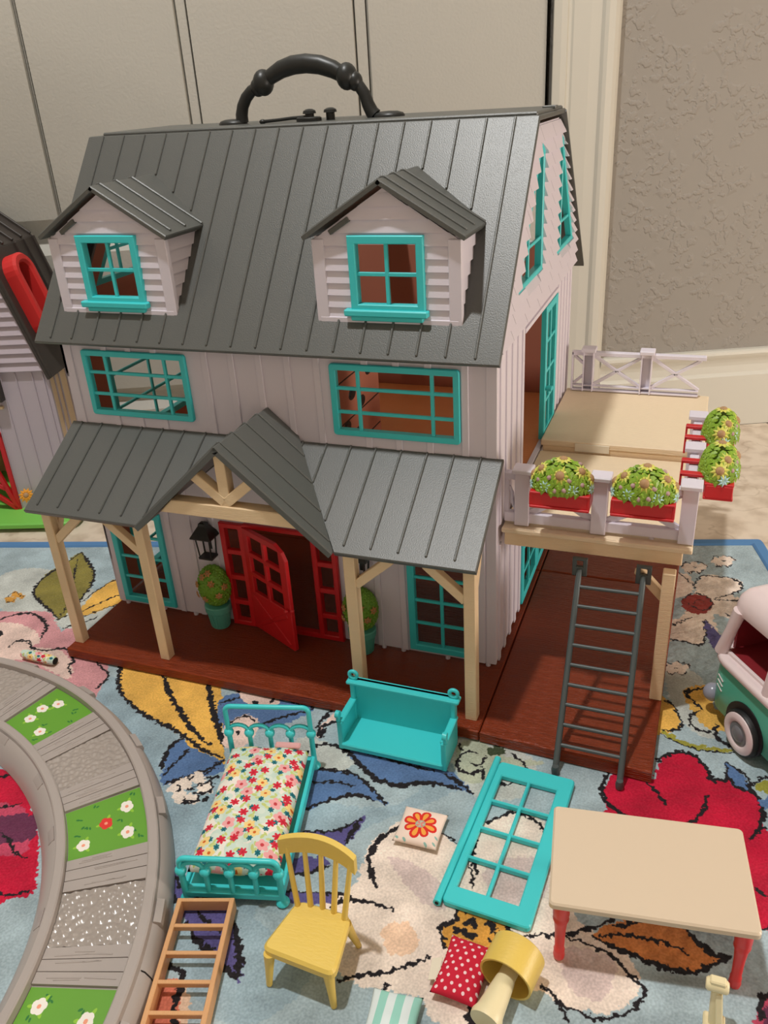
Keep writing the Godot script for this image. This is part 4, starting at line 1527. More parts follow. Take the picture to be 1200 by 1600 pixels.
func make_porch() -> void:
	var m: Material = mats["roof grey plastic"]
	var wood: Material = mats["cream wood plastic"]
	var c := 0.2207
	# lean-to roof in two halves with the little gable between
	var top := Vector3(0, 0.2285, Z_FRONT)
	var d := Vector3(0, -0.056, 0.092).normalized()
	var L := Vector2(0.056, 0.0925).length()
	for s in [-1.0, 1.0]:
		var p: PackedVector2Array
		if s > 0:
			p = PackedVector2Array([Vector2(c + 0.026, 0), Vector2(0.4375, 0), Vector2(0.4375, L), Vector2(c + 0.0965, L)])
		else:
			p = PackedVector2Array([Vector2(-0.0035, 0), Vector2(c - 0.026, 0), Vector2(c - 0.0965, L), Vector2(-0.0035, L)])
		var T := Transform3D(Basis(Vector3.RIGHT, -d, Vector3.RIGHT.cross(-d)), top)
		var q := PackedVector2Array()
		for v in p:
			q.append(Vector2(v.x, -v.y))
		var st := begin()
		plate(st, T * shift(0, 0, -0.0045), q, [], 0.0045, 0.0009)
		var roof := part(house, "porch_roof", st, m)
		for i in 18:
			var x := 0.0085 + i * 0.02362 + (0.0146 if s > 0 else 0.0)
			if s > 0:
				x = 0.4187 - i * 0.02362
			else:
				x = 0.0088 + i * 0.0238
			var off: float = (x - c) * s
			if off < 0.030 or off > 0.24:
				continue
			var e := L - 0.007
			if off < 0.0955:
				e = minf(e, L * (off - 0.026) / 0.0705 - 0.003)
			if e < 0.004:
				continue
			st = begin()
			bar(st, T * Vector3(x, -0.0005, 0.0004), T * Vector3(x, -e, 0.0004), 0.0021, 0.0024, 0.0008, T.basis.z)
			part(roof, "seam_rib", st, m)
	# gable over the front door
	var ridge := Vector3(c, 0.2590, 0.0045)
	for s in [-1.0, 1.0]:
		var gd := Vector3(s * 0.0970, -0.0862, 0).normalized()
		var GL := Vector2(0.0970, 0.0862).length()
		var st := begin()
		var T := slope_plate(st, ridge, gd, Vector3(0, 0, -1), PackedVector2Array([Vector2(0, 0), Vector2(GL, 0), Vector2(GL, 0.0035), Vector2(GL * 0.30, 0.0955), Vector2(0, 0.0955)]), 0.0058, 0.0010)
		var roof := part(house, "porch_gable_roof", st, m)
		for k in 4:
			var b := 0.0100 + k * 0.0222
			var e := GL * (1.0 - 0.70 * (b - 0.0035) / 0.092) - 0.002
			st = begin()
			bar(st, T * vv(s > 0, 0.0005, b, 0.0004), T * vv(s > 0, e, b, 0.0004), 0.0021, 0.0022, 0.0007, T.basis.z)
			part(roof, "seam_rib", st, m)
	# truss in the gable
	var zt := -0.0045
	var st2 := begin()
	plate(st2, shift(c, 0, zt - 0.006), PackedVector2Array([Vector2(-0.0675, 0.1900), Vector2(0.0675, 0.1900), Vector2(0.0540, 0.2030), Vector2(-0.0540, 0.2030)]), [], 0.0120, 0.0008)
	var truss := part(house, "truss_beam", st2, wood)
	for t in [[Vector3(c, 0.2025, zt), Vector3(c, 0.2490, zt), 0.0100], [Vector3(c - 0.001, 0.2060, zt + 0.0003), Vector3(c - 0.0290, 0.2290, zt + 0.0003), 0.0090], [Vector3(c + 0.001, 0.2060, zt + 0.0003), Vector3(c + 0.0290, 0.2290, zt + 0.0003), 0.0090]]:
		st2 = begin()
		bar(st2, t[0], t[1], 0.0100, t[2], 0.0006, Vector3.RIGHT)
		part(truss, "truss_strut", st2, wood)
	# posts, head beams and knee braces
	var zp := -0.0175
	for x in [0.0070, 0.1125, 0.3235, 0.4282]:
		st2 = begin()
		box(st2, Vector3(x, 0.0885, zp), Vector3(0.0104, 0.1550, 0.0104), 0.0008)
		var post := part(house, "porch_post", st2, wood)
		var toward: float = 1.0 if (x < 0.05 or (x > 0.3 and x < 0.4)) else -1.0
		st2 = begin()
		bar(st2, Vector3(x + toward * 0.004, 0.1330, zp), Vector3(x + toward * 0.0375, 0.1625, zp), 0.0075, 0.0080, 0.0005, Vector3(-toward, 1, 0).normalized())
		part(post, "knee_brace", st2, wood)
	for b in [[0.002, 0.1180], [0.3180, 0.4334]]:
		st2 = begin()
		span(st2, Vector3(b[0], 0.1620, zp - 0.0048), Vector3(b[1], 0.1668, zp + 0.0048), 0.0006)
		part(house, "head_beam", st2, wood)
	for x in [0.0070, 0.4282]:
		st2 = begin()
		bar(st2, Vector3(x, 0.1680, zp - 0.004), Vector3(x, 0.2120, -0.0905), 0.0090, 0.0080, 0.0006)
		var raft := part(house, "rafter", st2, wood)
		st2 = begin()
		bar(st2, Vector3(x, 0.1330, zp - 0.003), Vector3(x, 0.1780, -0.0420), 0.0075, 0.0075, 0.0005)
		part(raft, "knee_brace", st2, wood)

func make_lantern(x: float) -> void:
	var m: Material = mats["black plastic"]
	var z := -0.0830
	var st := begin()
	lathe4(st, Vector3(x, 0.1190, z), [Vector2(0.0118, -0.0012), Vector2(0.0118, 0.0), Vector2(0.0042, 0.0115), Vector2(0.0036, 0.0140), Vector2(0.0018, 0.0152), Vector2(0, 0.0152)])
	var l := part(house, "porch_lantern", st, m)
	st = begin()
	box(st, Vector3(x, 0.0945, z), Vector3(0.0160, 0.0030, 0.0125), 0.0006)
	part(l, "lantern_base", st, m)
	for sx in [-1.0, 1.0]:
		for sz in [-1.0, 1.0]:
			st = begin()
			bar(st, Vector3(x + sx * 0.0066, 0.0950, z + sz * 0.0048), Vector3(x + sx * 0.0080, 0.1190, z + sz * 0.0060), 0.0015, 0.0015)
			part(l, "lantern_bar", st, m)
	st = begin()
	span(st, Vector3(x - 0.002, 0.100, Z_FRONT - 0.001), Vector3(x + 0.002, 0.122, z - 0.006))
	part(l, "bracket", st, m)

# a square turned shape: profile of (half width, height)
func lathe4(st: SurfaceTool, c: Vector3, prof: Array) -> void:
	for i in prof.size() - 1:
		for k in 4:
			var q := []
			for t in [[prof[i], k], [prof[i], k + 1], [prof[i + 1], k + 1], [prof[i + 1], k]]:
				var a: float = TAU * (t[1] + 0.5) / 4
				q.append(c + Vector3(t[0].x * signf(cos(a)), t[0].y, t[0].x * signf(sin(a)) * 0.85))
			if prof[i].x > 0 and prof[i + 1].x > 0:
				face(st, q, c + Vector3(0, prof[i].y - 0.004 if prof[i].x > prof[i + 1].x else prof[i].y, 0))
			elif prof[i].x > 0:
				face(st, [q[0], q[1], q[2]], c)
	st.set_smooth_group(-1)

func make_balcony() -> void:
	var deck: Material = mats["deck plastic"]
	var wood: Material = mats["cream wood plastic"]
	# front and rear half of the deck, the rear one a step higher
	var st := begin()
	span(st, Vector3(0.4345, 0.1545, -0.2762), Vector3(0.5932, 0.1590, -0.0978), 0.0008)
	var d := part(house, "balcony_deck", st, deck)
	st = begin()
	span(st, Vector3(0.4365, 0.1410, -0.2750), Vector3(0.5862, 0.1546, -0.1010), 0.0008)
	part(d, "fascia", st, wood)
	st = begin()
	span(st, Vector3(0.4345, 0.1640, -0.4465), Vector3(0.5960, 0.1705, -0.2780), 0.0008)
	d = part(house, "balcony_deck", st, deck)
	st = begin()
	span(st, Vector3(0.4365, 0.1460, -0.4420), Vector3(0.5880, 0.1642, -0.2785), 0.0008)
	part(d, "fascia", st, wood)
	st = begin()
	span(st, Vector3(0.4700, 0.1605, -0.2782), Vector3(0.5050, 0.1690, -0.2768), 0.0003)
	part(d, "label_strip", st, mats["label white"])
	# the planks' end joints on the deck are printed relief; two tan end clips lie on the lip
	for x in [[0.4440, 0.4640], [0.5140, 0.5330]]:
		st = begin()
		span(st, Vector3(x[0], 0.1588, -0.1010), Vector3(x[1], 0.1596, -0.0985), 0.0003)
		part(d, "lip_pad", st, deck)
	# posts and braces under it
	for p in [Vector2(0.5775, -0.0890), Vector2(0.5800, -0.4320)]:
		st = begin()
		span(st, Vector3(p.x - 0.0052, 0.0115, p.y - 0.0052), Vector3(p.x + 0.0052, 0.1420 if p.y > -0.2 else 0.1470, p.y + 0.0052), 0.0007)
		var post := part(house, "balcony_post", st, wood)
		st = begin()
		bar(st, Vector3(p.x - 0.003, 0.1120, p.y - 0.0078), Vector3(p.x - 0.0255, 0.1360, p.y - 0.0078), 0.0080, 0.0075, 0.0005, Vector3(1, 1, 0).normalized())
		part(post, "knee_brace", st, wood)
	make_rail("front")
	make_rail("rear")
	make_rail("outer")

func rail_post(parent: Node, p: Vector3, h: float, w := 0.0118) -> void:
	var m: Material = mats["lilac plastic"]
	var st := begin()
	span(st, p + Vector3(-w / 2, 0, -w / 2), p + Vector3(w / 2, h, w / 2), 0.0005)
	part(parent, "rail_post", st, m)
	st = begin()
	span(st, p + Vector3(-0.0085, h - 0.0004, -0.0085), p + Vector3(0.0085, h + 0.0036, 0.0085), 0.0007)
	part(parent, "post_cap", st, m)

func make_rail(where: String) -> void:
	var m: Material = mats["lilac plastic"]
	var st := begin()
	if where == "front":
		var y := 0.1590
		var z := -0.1100
		span(st, Vector3(0.4350, y + 0.0435, z - 0.0035), Vector3(0.5930, y + 0.0500, z + 0.0035), 0.0006)
		var r := part(house, "balcony_rail", st, m)
		st = begin()
		span(st, Vector3(0.4350, y + 0.0030, z - 0.0025), Vector3(0.5870, y + 0.0125, z + 0.0040), 0.0006)
		part(r, "bottom_rail", st, m)
		st = begin()
		span(st, Vector3(0.4348, y + 0.0030, z - 0.0025), Vector3(0.4388, y + 0.0500, z + 0.0025), 0.0005)
		tube(st, [Vector3(0.4385, y + 0.0360, z), Vector3(0.4410, y + 0.0300, z), Vector3(0.4410, y + 0.0220, z), Vector3(0.4440, y + 0.0140, z)], 0.0016, 8)
		part(r, "end_stile", st, m)
		for x in [0.4507, 0.5160, 0.5868]:
			rail_post(r, Vector3(x, y + 0.0012, z), 0.0500, 0.0126)
		for x in [[0.4570, 0.5097], [0.5223, 0.5805]]:
			for k in 2:
				st = begin()
				bar(st, Vector3(x[0], y + (0.0120 if k == 0 else 0.0445), z), Vector3(x[1], y + (0.0445 if k == 0 else 0.0120), z), 0.0030, 0.0062, 0.0004, Vector3(0, 1, 0))
				part(r, "cross_brace", st, m)
		for x in [0.516, 0.560]:
			st = begin()
			lathe(st, shift(x, y - 0.0002, z), [Vector2(0.0022, 0), Vector2(0.0022, 0.0035)], 8)
			part(r, "peg", st, m)
	elif where == "rear":
		var y := 0.1705
		var z := -0.4400
		span(st, Vector3(0.4400, y + 0.0440, z - 0.0040), Vector3(0.5890, y + 0.0485, z + 0.0040), 0.0005)
		var r := part(house, "balcony_rail", st, m)
		st = begin()
		span(st, Vector3(0.4400, y + 0.0012, z - 0.0040), Vector3(0.5840, y + 0.0032, z + 0.0040), 0.0003)
		span(st, Vector3(0.4400, y + 0.0065, z - 0.0030), Vector3(0.5840, y + 0.0080, z + 0.0030), 0.0003)
		part(r, "bottom_rail", st, m)
		st = begin()
		span(st, Vector3(0.4398, y + 0.0015, z - 0.0040), Vector3(0.4418, y + 0.0480, z + 0.0040), 0.0003)
		part(r, "end_stile", st, m)
		for x in [0.4593, 0.5250]:
			# posts are hollow at the back: two flanges and a web
			st = begin()
			span(st, Vector3(x - 0.0062, y + 0.001, z - 0.0050), Vector3(x - 0.0048, y + 0.0500, z + 0.0060), 0.0002)
			span(st, Vector3(x + 0.0048, y + 0.001, z - 0.0050), Vector3(x + 0.0062, y + 0.0500, z + 0.0060), 0.0002)
			span(st, Vector3(x - 0.0055, y + 0.001, z - 0.0050), Vector3(x + 0.0055, y + 0.0500, z - 0.0030))
			part(r, "rail_post", st, m)
			st = begin()
			span(st, Vector3(x - 0.0082, y + 0.0485, z - 0.0085), Vector3(x + 0.0082, y + 0.0530, z + 0.0080), 0.0007)
			part(r, "post_cap", st, m)
		for x in [[0.4655, 0.5188], [0.5312, 0.5840]]:
			for k in 2:
				st = begin()
				bar(st, Vector3(x[0], y + (0.0085 if k == 0 else 0.0435), z), Vector3(x[1], y + (0.0435 if k == 0 else 0.0085), z), 0.0040, 0.0034, 0.0003, Vector3(0, 1, 0))
				part(r, "cross_brace", st, m)
		for k in 2:
			st = begin()
			bar(st, Vector3(0.4420, y + (0.0085 if k == 0 else 0.0435), z), Vector3(0.4530, y + (0.0190 if k == 0 else 0.0340), z), 0.0040, 0.0030, 0.0003, Vector3(0, 1, 0))
			part(r, "cross_brace", st, m)
	else:
		var y := 0.1590
		var x := 0.5865
		span(st, Vector3(x - 0.0038, y + 0.0435, -0.2740), Vector3(x + 0.0038, y + 0.0490, -0.1160), 0.0006)
		var r := part(house, "balcony_rail", st, m)
		st = begin()
		span(st, Vector3(x - 0.0030, y + 0.0030, -0.2740), Vector3(x + 0.0030, y + 0.0125, -0.1160), 0.0006)
		part(r, "bottom_rail", st, m)
		for z in [-0.1895, -0.2692]:
			rail_post(r, Vector3(x, y + 0.0012, z), 0.0500, 0.0126)
		for z in [[-0.1165, -0.1830], [-0.1960, -0.2630]]:
			for k in 2:
				st = begin()
				bar(st, Vector3(x, y + (0.0120 if k == 0 else 0.0445), z[0]), Vector3(x, y + (0.0445 if k == 0 else 0.0120), z[1]), 0.0030, 0.0062, 0.0004, Vector3(0, 1, 0))
				part(r, "cross_brace", st, m)

# ---------------------------------------------------------------- plants
func leaf_mesh(l: float, w: float) -> ArrayMesh:
	var st := begin()
	var p := [Vector3(0, 0, 0), Vector3(w, l * 0.45, w * 0.15), Vector3(0, l, -w * 0.25), Vector3(-w, l * 0.45, w * 0.15)]
	var top := Vector3(0, l * 0.45, w * 0.75)
	var low := Vector3(0, l * 0.40, -w * 0.3)
	var mid := Vector3(0, l * 0.45, 0)
	for i in 4:
		var j := (i + 1) % 4
		face(st, [p[i], p[j], top], mid)
		face(st, [p[i], p[j], low], mid)
	return done(st)

# adds a transformed copy of a small mesh to a surface
func stamp(st: SurfaceTool, m: ArrayMesh, T: Transform3D) -> void:
	var v: PackedVector3Array = m.surface_get_arrays(0)[Mesh.ARRAY_VERTEX]
	st.set_smooth_group(-1)
	for p in v:
		st.add_vertex(T * p)

func outward(n: Vector3, tip: Vector3) -> Basis:
	var z := n.normalized()
	var y := (tip - z * tip.dot(z)).normalized()
	return Basis(y.cross(z), y, z)

func blossom(parent: Node, c: Vector3, n: Vector3, r: float, count: int, petal: Material, heart: Material, heart_r: float, called: String, fat := 0.24) -> void:
	var B := outward(n, Vector3(0.3, 1, 0.1))
	var leaf := leaf_mesh(r, r * fat)
	var st := begin()
	for k in count:
		stamp(st, leaf, Transform3D(B * Basis(Vector3.BACK, TAU * k / count), c + B.z * 0.0004))
	var o := part(parent, called, st, petal)
	if heart:
		st = begin()
		ball(st, Vector3.ZERO, Vector3(heart_r, heart_r, heart_r * 0.7), 12, 6)
		part(o, "flower_heart", st, heart, Transform3D(B, c + B.z * 0.0009))

func planter(T: Transform3D, label: String, inner_clips: bool) -> void:
	var o := thing("planter", label, "planter", T, "red planter boxes on the balcony rail")
	var red: Material = mats["red plastic"]
	# local: x along the rail, z away from the deck, y = 0 at the box bottom
	var st := begin()
	span(st, Vector3(-0.0243, 0, -0.0105), Vector3(0.0243, 0.0024, 0.0125), 0.0006)
	span(st, Vector3(-0.0232, 0.0020, -0.0098), Vector3(0.0232, 0.0140, 0.0112), 0.0007)
	span(st, Vector3(-0.0243, 0.0125, -0.0105), Vector3(0.0243, 0.0148, 0.0122), 0.0006)
	span(st, Vector3(-0.0246, 0.0018, -0.0090), Vector3(-0.0222, 0.0130, 0.0118), 0.0005)
	span(st, Vector3(0.0222, 0.0018, -0.0090), Vector3(0.0246, 0.0130, 0.0118), 0.0005)
	part(o, "box", st, red)
	for x in [-0.0135, 0.0135]:
		st = begin()
		span(st, Vector3(x - 0.0034, 0.0157, -0.0300), Vector3(x + 0.0034, 0.0185, -0.0060), 0.0005)
		span(st, Vector3(x - 0.0034, 0.0020, -0.0302), Vector3(x + 0.0034, 0.0180, -0.0284), 0.0004)
		part(o, "rail_clip", st, red)
	var lm := leaf_mesh(0.0074, 0.0027)
	st = begin()
	var dome := Vector3(0.0245, 0.0240, 0.0148)
	lathe(st, Transform3D(Basis.from_scale(dome * 0.90), Vector3(0, 0.0150, 0)), [Vector2(0, -0.12), Vector2(0.98, -0.12), Vector2(1.0, 0.0), Vector2(0.92, 0.38), Vector2(0.71, 0.70), Vector2(0.38, 0.92), Vector2(0, 1)], 20)
	var r := RandomNumberGenerator.new()
	r.seed = 91
	for i in 230:
		var a := TAU * i * 0.381966
		var h := 0.10 + 0.90 * (i + 0.5) / 230.0
		var q := sqrt(1.0 - h * h)
		var n := Vector3(q * cos(a), h, q * sin(a))
		var p := n * dome * (0.90 + 0.04 * r.randf()) + Vector3(0, 0.0160, 0)
		var B := outward(n / dome, Vector3(r.randf_range(-0.4, 0.4), -1, r.randf_range(-0.2, 0.3)))
		stamp(st, lm, Transform3D(B * Basis(Vector3.RIGHT, 0.35), p))
	var fol := part(o, "foliage", st, mats["leaf green plastic"])
	for s in [[0.0, 0.62, 0.78, 0.0088], [-0.62, 0.68, 0.30, 0.0072], [0.62, 0.68, 0.30, 0.0072], [0.02, 0.98, 0.0, 0.0078], [0.95, 0.42, 0.0, 0.0080], [-0.95, 0.42, 0.0, 0.0080]]:
		var n := Vector3(s[0], s[1], s[2]).normalized()
		blossom(o, n * dome * 0.99 + Vector3(0, 0.0160, 0), n / dome, s[3], 10, mats["petal yellow"], mats["flower heart brown"], s[3] * 0.46, "sunflower")
	for s in [[-0.46, 0.20, 0.86], [0.42, 0.16, 0.88], [0.95, 0.08, 0.25], [-0.95, 0.08, 0.25]]:
		var n := Vector3(s[0], s[1], s[2]).normalized()
		blossom(o, n * dome * 1.02 + Vector3(0, 0.0160, 0), n / dome, 0.0058, 8, mats["daisy pale blue"], null, 0.001, "daisy", 0.17)
	for s in [[-0.70, 0.36, 0.60], [-0.34, 0.50, 0.76], [0.30, 0.46, 0.80], [0.16, 0.14, 0.95], [-0.14, 0.10, 0.98], [0.68, 0.30, 0.62], [0.5, 0.75, -0.2]]:
		var n := Vector3(s[0], s[1], s[2]).normalized()
		st = begin()
		ball(st, n * dome * 1.0 + Vector3(0, 0.0160, 0), Vector3(0.0022, 0.0022, 0.0022), 10, 6)
		part(o, "bud", st, mats["bud mauve"])

func topiary(x: float, label: String) -> void:
	var z := -0.0815
	var o := thing("potted_topiary", label, "potted plant", shift(x, 0.0115, z), "potted topiaries on the porch")
	var st := begin()
	lathe(st, Transform3D(Basis.from_scale(Vector3(1, 1, 0.9)), Vector3.ZERO), [Vector2(0, 0), Vector2(0.0093, 0), Vector2(0.0098, 0.0012), Vector2(0.0122, 0.0190), Vector2(0.0138, 0.0200), Vector2(0.0142, 0.0262), Vector2(0.0132, 0.0272), Vector2(0, 0.0272)], 26)
	for v in range(6):
		pass
	part(o, "pot", st, mats["pot teal plastic"])
	for k in 18:
		var a := TAU * k / 18
		st = begin()
		bar(st, Vector3(cos(a) * 0.0099, 0.0015, sin(a) * 0.0090), Vector3(cos(a) * 0.0121, 0.0185, sin(a) * 0.0110), 0.0016, 0.0008)
		if sin(a) > -0.6:
			part(o, "flute", st, mats["pot teal plastic"])
	var body := Vector3(0.0196, 0.0262, 0.0165)
	var c := Vector3(0, 0.0490, 0)
	st = begin()
	ball(st, c, body * 0.90, 20, 12)
	var lm := leaf_mesh(0.0062, 0.0022)
	var r := RandomNumberGenerator.new()
	r.seed = 17
	for i in 300:
		var a := TAU * i * 0.381966
		var h := -0.86 + 1.86 * (i + 0.5) / 300.0
		var q := sqrt(maxf(0.0, 1.0 - h * h))
		var n := Vector3(q * cos(a), h, q * sin(a))
		var p := n * body * 0.90 + c
		if p.z < -0.0085:
			continue
		stamp(st, lm, Transform3D(outward(n / body, Vector3(r.randf_range(-0.5, 0.5), 1, 0)) * Basis(Vector3.RIGHT, -0.35), p))
	# the back is flattened against the wall
	var raw := st.commit()
	var arr := raw.surface_get_arrays(0)
	var v: PackedVector3Array = arr[Mesh.ARRAY_VERTEX]
	st = begin()
	for p in v:
		st.add_vertex(Vector3(p.x, p.y, maxf(p.z, -0.0088)))
	part(o, "foliage", st, mats["topiary green plastic"])
	for s in [[-0.62, 0.25, 0.7], [0.30, 0.42, 0.85], [0.62, -0.12, 0.75], [-0.15, -0.30, 0.95], [-0.72, -0.25, 0.6], [0.05, 0.80, 0.6], [0.8, 0.2, 0.4], [-0.25, 0.62, 0.7]]:
		var n := Vector3(s[0], s[1], s[2]).normalized()
		blossom(o, n * body * 0.97 + c, n / body, 0.0046, 6, mats["topiary blossom"], mats["flower heart brown"], 0.0013, "blossom", 0.34)

# ---------------------------------------------------------------- furniture on the rug
func make_hook_ladder() -> void:
	var m: Material = mats["ladder grey plastic"]
	var lo := Vector3(0.5074, 0.0020, 0.0178)
	var o := thing("toy_ladder", "grey toy ladder hooked on the balcony edge and leaning down to the rug", "ladder", shift(lo.x, 0, lo.z))
	var feet := [Vector3(0, 0.0020, 0), Vector3(0.0513, 0.0020, 0.0012)]
	var tops := [Vector3(-0.0025, 0.1325, -0.1045), Vector3(0.0500, 0.1335, -0.1045)]
	for k in 2:
		var st := begin()
		tube(st, [feet[k], feet[k].lerp(tops[k], 0.5), feet[k].lerp(tops[k], 0.94), tops[k] + Vector3(0, 0.0006, -0.0010)], [0.0027, 0.0025, 0.0025, 0.0022], 12)
		var r := part(o, "side_rail", st, m)
		st = begin()
		lathe(st, Transform3D(Basis(), feet[k] - Vector3(0, 0.0016, 0)), [Vector2(0, 0), Vector2(0.0030, 0), Vector2(0.0034, 0.0040), Vector2(0.0026, 0.0075), Vector2(0, 0.0075)], 12)
		part(r, "foot", st, m)
		st = begin()
		plate(st, shift(tops[k].x, 0, -0.1085), rect(-0.0062, 0.1270, 0.0062, 0.1440), [rect(-0.0027, 0.1358, 0.0027, 0.1418)], 0.0036, 0.0006)
		part(o, "hook_plate", st, m)
	for i in 9:
		var t := 0.9190 - i * 0.0985
		var st := begin()
		tube(st, [feet[0].lerp(tops[0], t), feet[1].lerp(tops[1], t)], 0.0017, 10)
		part(o, "rung", st, m)

func make_table() -> void:
	var turn := 0.1335
	var o := thing("toy_table", "cream rectangular toy table with turned red legs", "table", spot(0.5866, 0, 0.1382, turn))
	var st := begin()
	var hx := 0.0614
	var hz := 0.0400
	plate(st, Transform3D(Basis(Vector3(1, 0, 0), Vector3(0, 0, -1), Vector3(0, 1, 0)), Vector3(0, 0.0536, 0)), rrect(-hx, -hz, hx, hz, 0.0032, 4), [], 0.0046, 0.0012)
	part(o, "tabletop", st, mats["table cream plastic"])
	for sx in [-1.0, 1.0]:
		for sz in [-1.0, 1.0]:
			st = begin()
			lathe(st, shift(sx * 0.0535, 0, sz * 0.0335), [Vector2(0, 0), Vector2(0.0024, 0), Vector2(0.0034, 0.0012), Vector2(0.0038, 0.0040), Vector2(0.0034, 0.0075), Vector2(0.0036, 0.0090), Vector2(0.0030, 0.0100), Vector2(0.0034, 0.0260), Vector2(0.0042, 0.0350), Vector2(0.0052, 0.0385), Vector2(0.0046, 0.0405), Vector2(0.0052, 0.0420), Vector2(0.0054, 0.0540), Vector2(0, 0.0540)], 18)
			part(o, "leg", st, mats["coral red plastic"])

func make_loose_door() -> void:
	# x across the leaf, z down its length; the hinge rod is on the left
	var o := thing("loose_door_leaf", "loose turquoise toy door leaf with eight panes lying flat on the rug", "toy door", spot(0.4595, 0, 0.0215, -0.056))
	var m: Material = mats["teal plastic"]
	var w := 0.0655
	var l := 0.1430
	var holes := []
	for i in 2:
		for k in 4:
			var x := 0.0090 + i * 0.0237
			var y := 0.0150 + k * 0.0288
			holes.append(rect(x, y, x + 0.0212, y + 0.0262))
	var st := begin()
	var T := Transform3D(Basis(Vector3(1, 0, 0), Vector3(0, 0, 1), Vector3(0, -1, 0)), Vector3(0, 0.0046, 0))
	# the plate faces down in this frame, so build it mirrored to face up
	T = Transform3D(Basis(Vector3(1, 0, 0), Vector3(0, 0, -1), Vector3(0, 1, 0)), Vector3(0, 0.0006, l))
	plate(st, T, rrect(0.0030, 0, w, l, 0.0035, 3), holes, 0.0044, 0.0009)
	part(o, "leaf", st, m)
	st = begin()
	tube(st, [Vector3(0, 0.0030, -0.0035), Vector3(0, 0.0030, l + 0.0020)], 0.0029, 14)
	var rod := part(o, "hinge_rod", st, m)
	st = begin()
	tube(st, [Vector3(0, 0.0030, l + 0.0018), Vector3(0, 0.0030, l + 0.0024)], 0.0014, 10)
	part(rod, "hole_shade_disc", st, mats["gap dark"])  # solid disc, coloured dark for the shade inside a hole

func make_bench() -> void:
	var m: Material = mats["teal plastic"]
	var o := thing("porch_swing_bench", "turquoise toy swing bench with ring hooks standing in front of the porch", "bench", shift(0.3735, 0, 0.0250))
	# local x -0.0480..0.0480, z -0.0200 (back) .. 0.0190 (front)
	var st := begin()
	span(st, Vector3(-0.0455, 0.0022, -0.0180), Vector3(0.0455, 0.0080, 0.0195), 0.0010)
	part(o, "seat", st, m)
	st = begin()
	span(st, Vector3(-0.0475, 0.0010, -0.0205), Vector3(0.0475, 0.0500, -0.0165), 0.0008)
	var b := part(o, "backrest", st, m)
	st = begin()
	span(st, Vector3(-0.0510, 0.0465, -0.0220), Vector3(0.0510, 0.0500, -0.0120), 0.0010)
	part(b, "top_rail", st, m)
	for s in [-1.0, 1.0]:
		st = begin()
		span(st, Vector3(s * 0.0478, 0.0015, -0.0195), Vector3(s * 0.0438, 0.0480, -0.0130), 0.0006)
		part(b, "back_stile", st, m)
		st = begin()
		span(st, Vector3(s * 0.0482, 0.0005, -0.0180), Vector3(s * 0.0446, 0.0290, 0.0150), 0.0008)
		span(st, Vector3(s * 0.0492, 0.0280, -0.0180), Vector3(s * 0.0430, 0.0312, 0.0165), 0.0008)
		span(st, Vector3(s * 0.0486, 0.0005, 0.0145), Vector3(s * 0.0440, 0.0300, 0.0182), 0.0008)
		var arm := part(o, "armrest", st, m)
		st = begin()
		span(st, Vector3(s * 0.0490, 0.0300, 0.0140), Vector3(s * 0.0462, 0.0370, 0.0180), 0.0006)
		tube(st, [Vector3(s * 0.0492, 0.0372, 0.0160), Vector3(s * 0.0456, 0.0372, 0.0160)], 0.0034, 14)
		part(arm, "chain_peg", st, m)
		st = begin()
		ring(st, Vector3(s * 0.0455, 0.0545, -0.0175), 0.0036, 0.0017, Basis(Vector3.UP, 0.0))
		part(b, "hook_ring", st, m)

func ring(st: SurfaceTool, c: Vector3, r: float, w: float, B: Basis) -> void:
	st.set_smooth_group(9)
	var n := 18
	var k := 8
	var at := func(i: int, j: int) -> Vector3:
		var a := TAU * i / n
		var b := TAU * j / k
		return c + B * Vector3((r + w * cos(b)) * cos(a), (r + w * cos(b)) * sin(a), w * sin(b))
	for i in n:
		for j in k:
			tri(st, at.call(i, j), at.call(i + 1, j), at.call(i + 1, j + 1))
			tri(st, at.call(i, j), at.call(i + 1, j + 1), at.call(i, j + 1))
	st.set_smooth_group(-1)

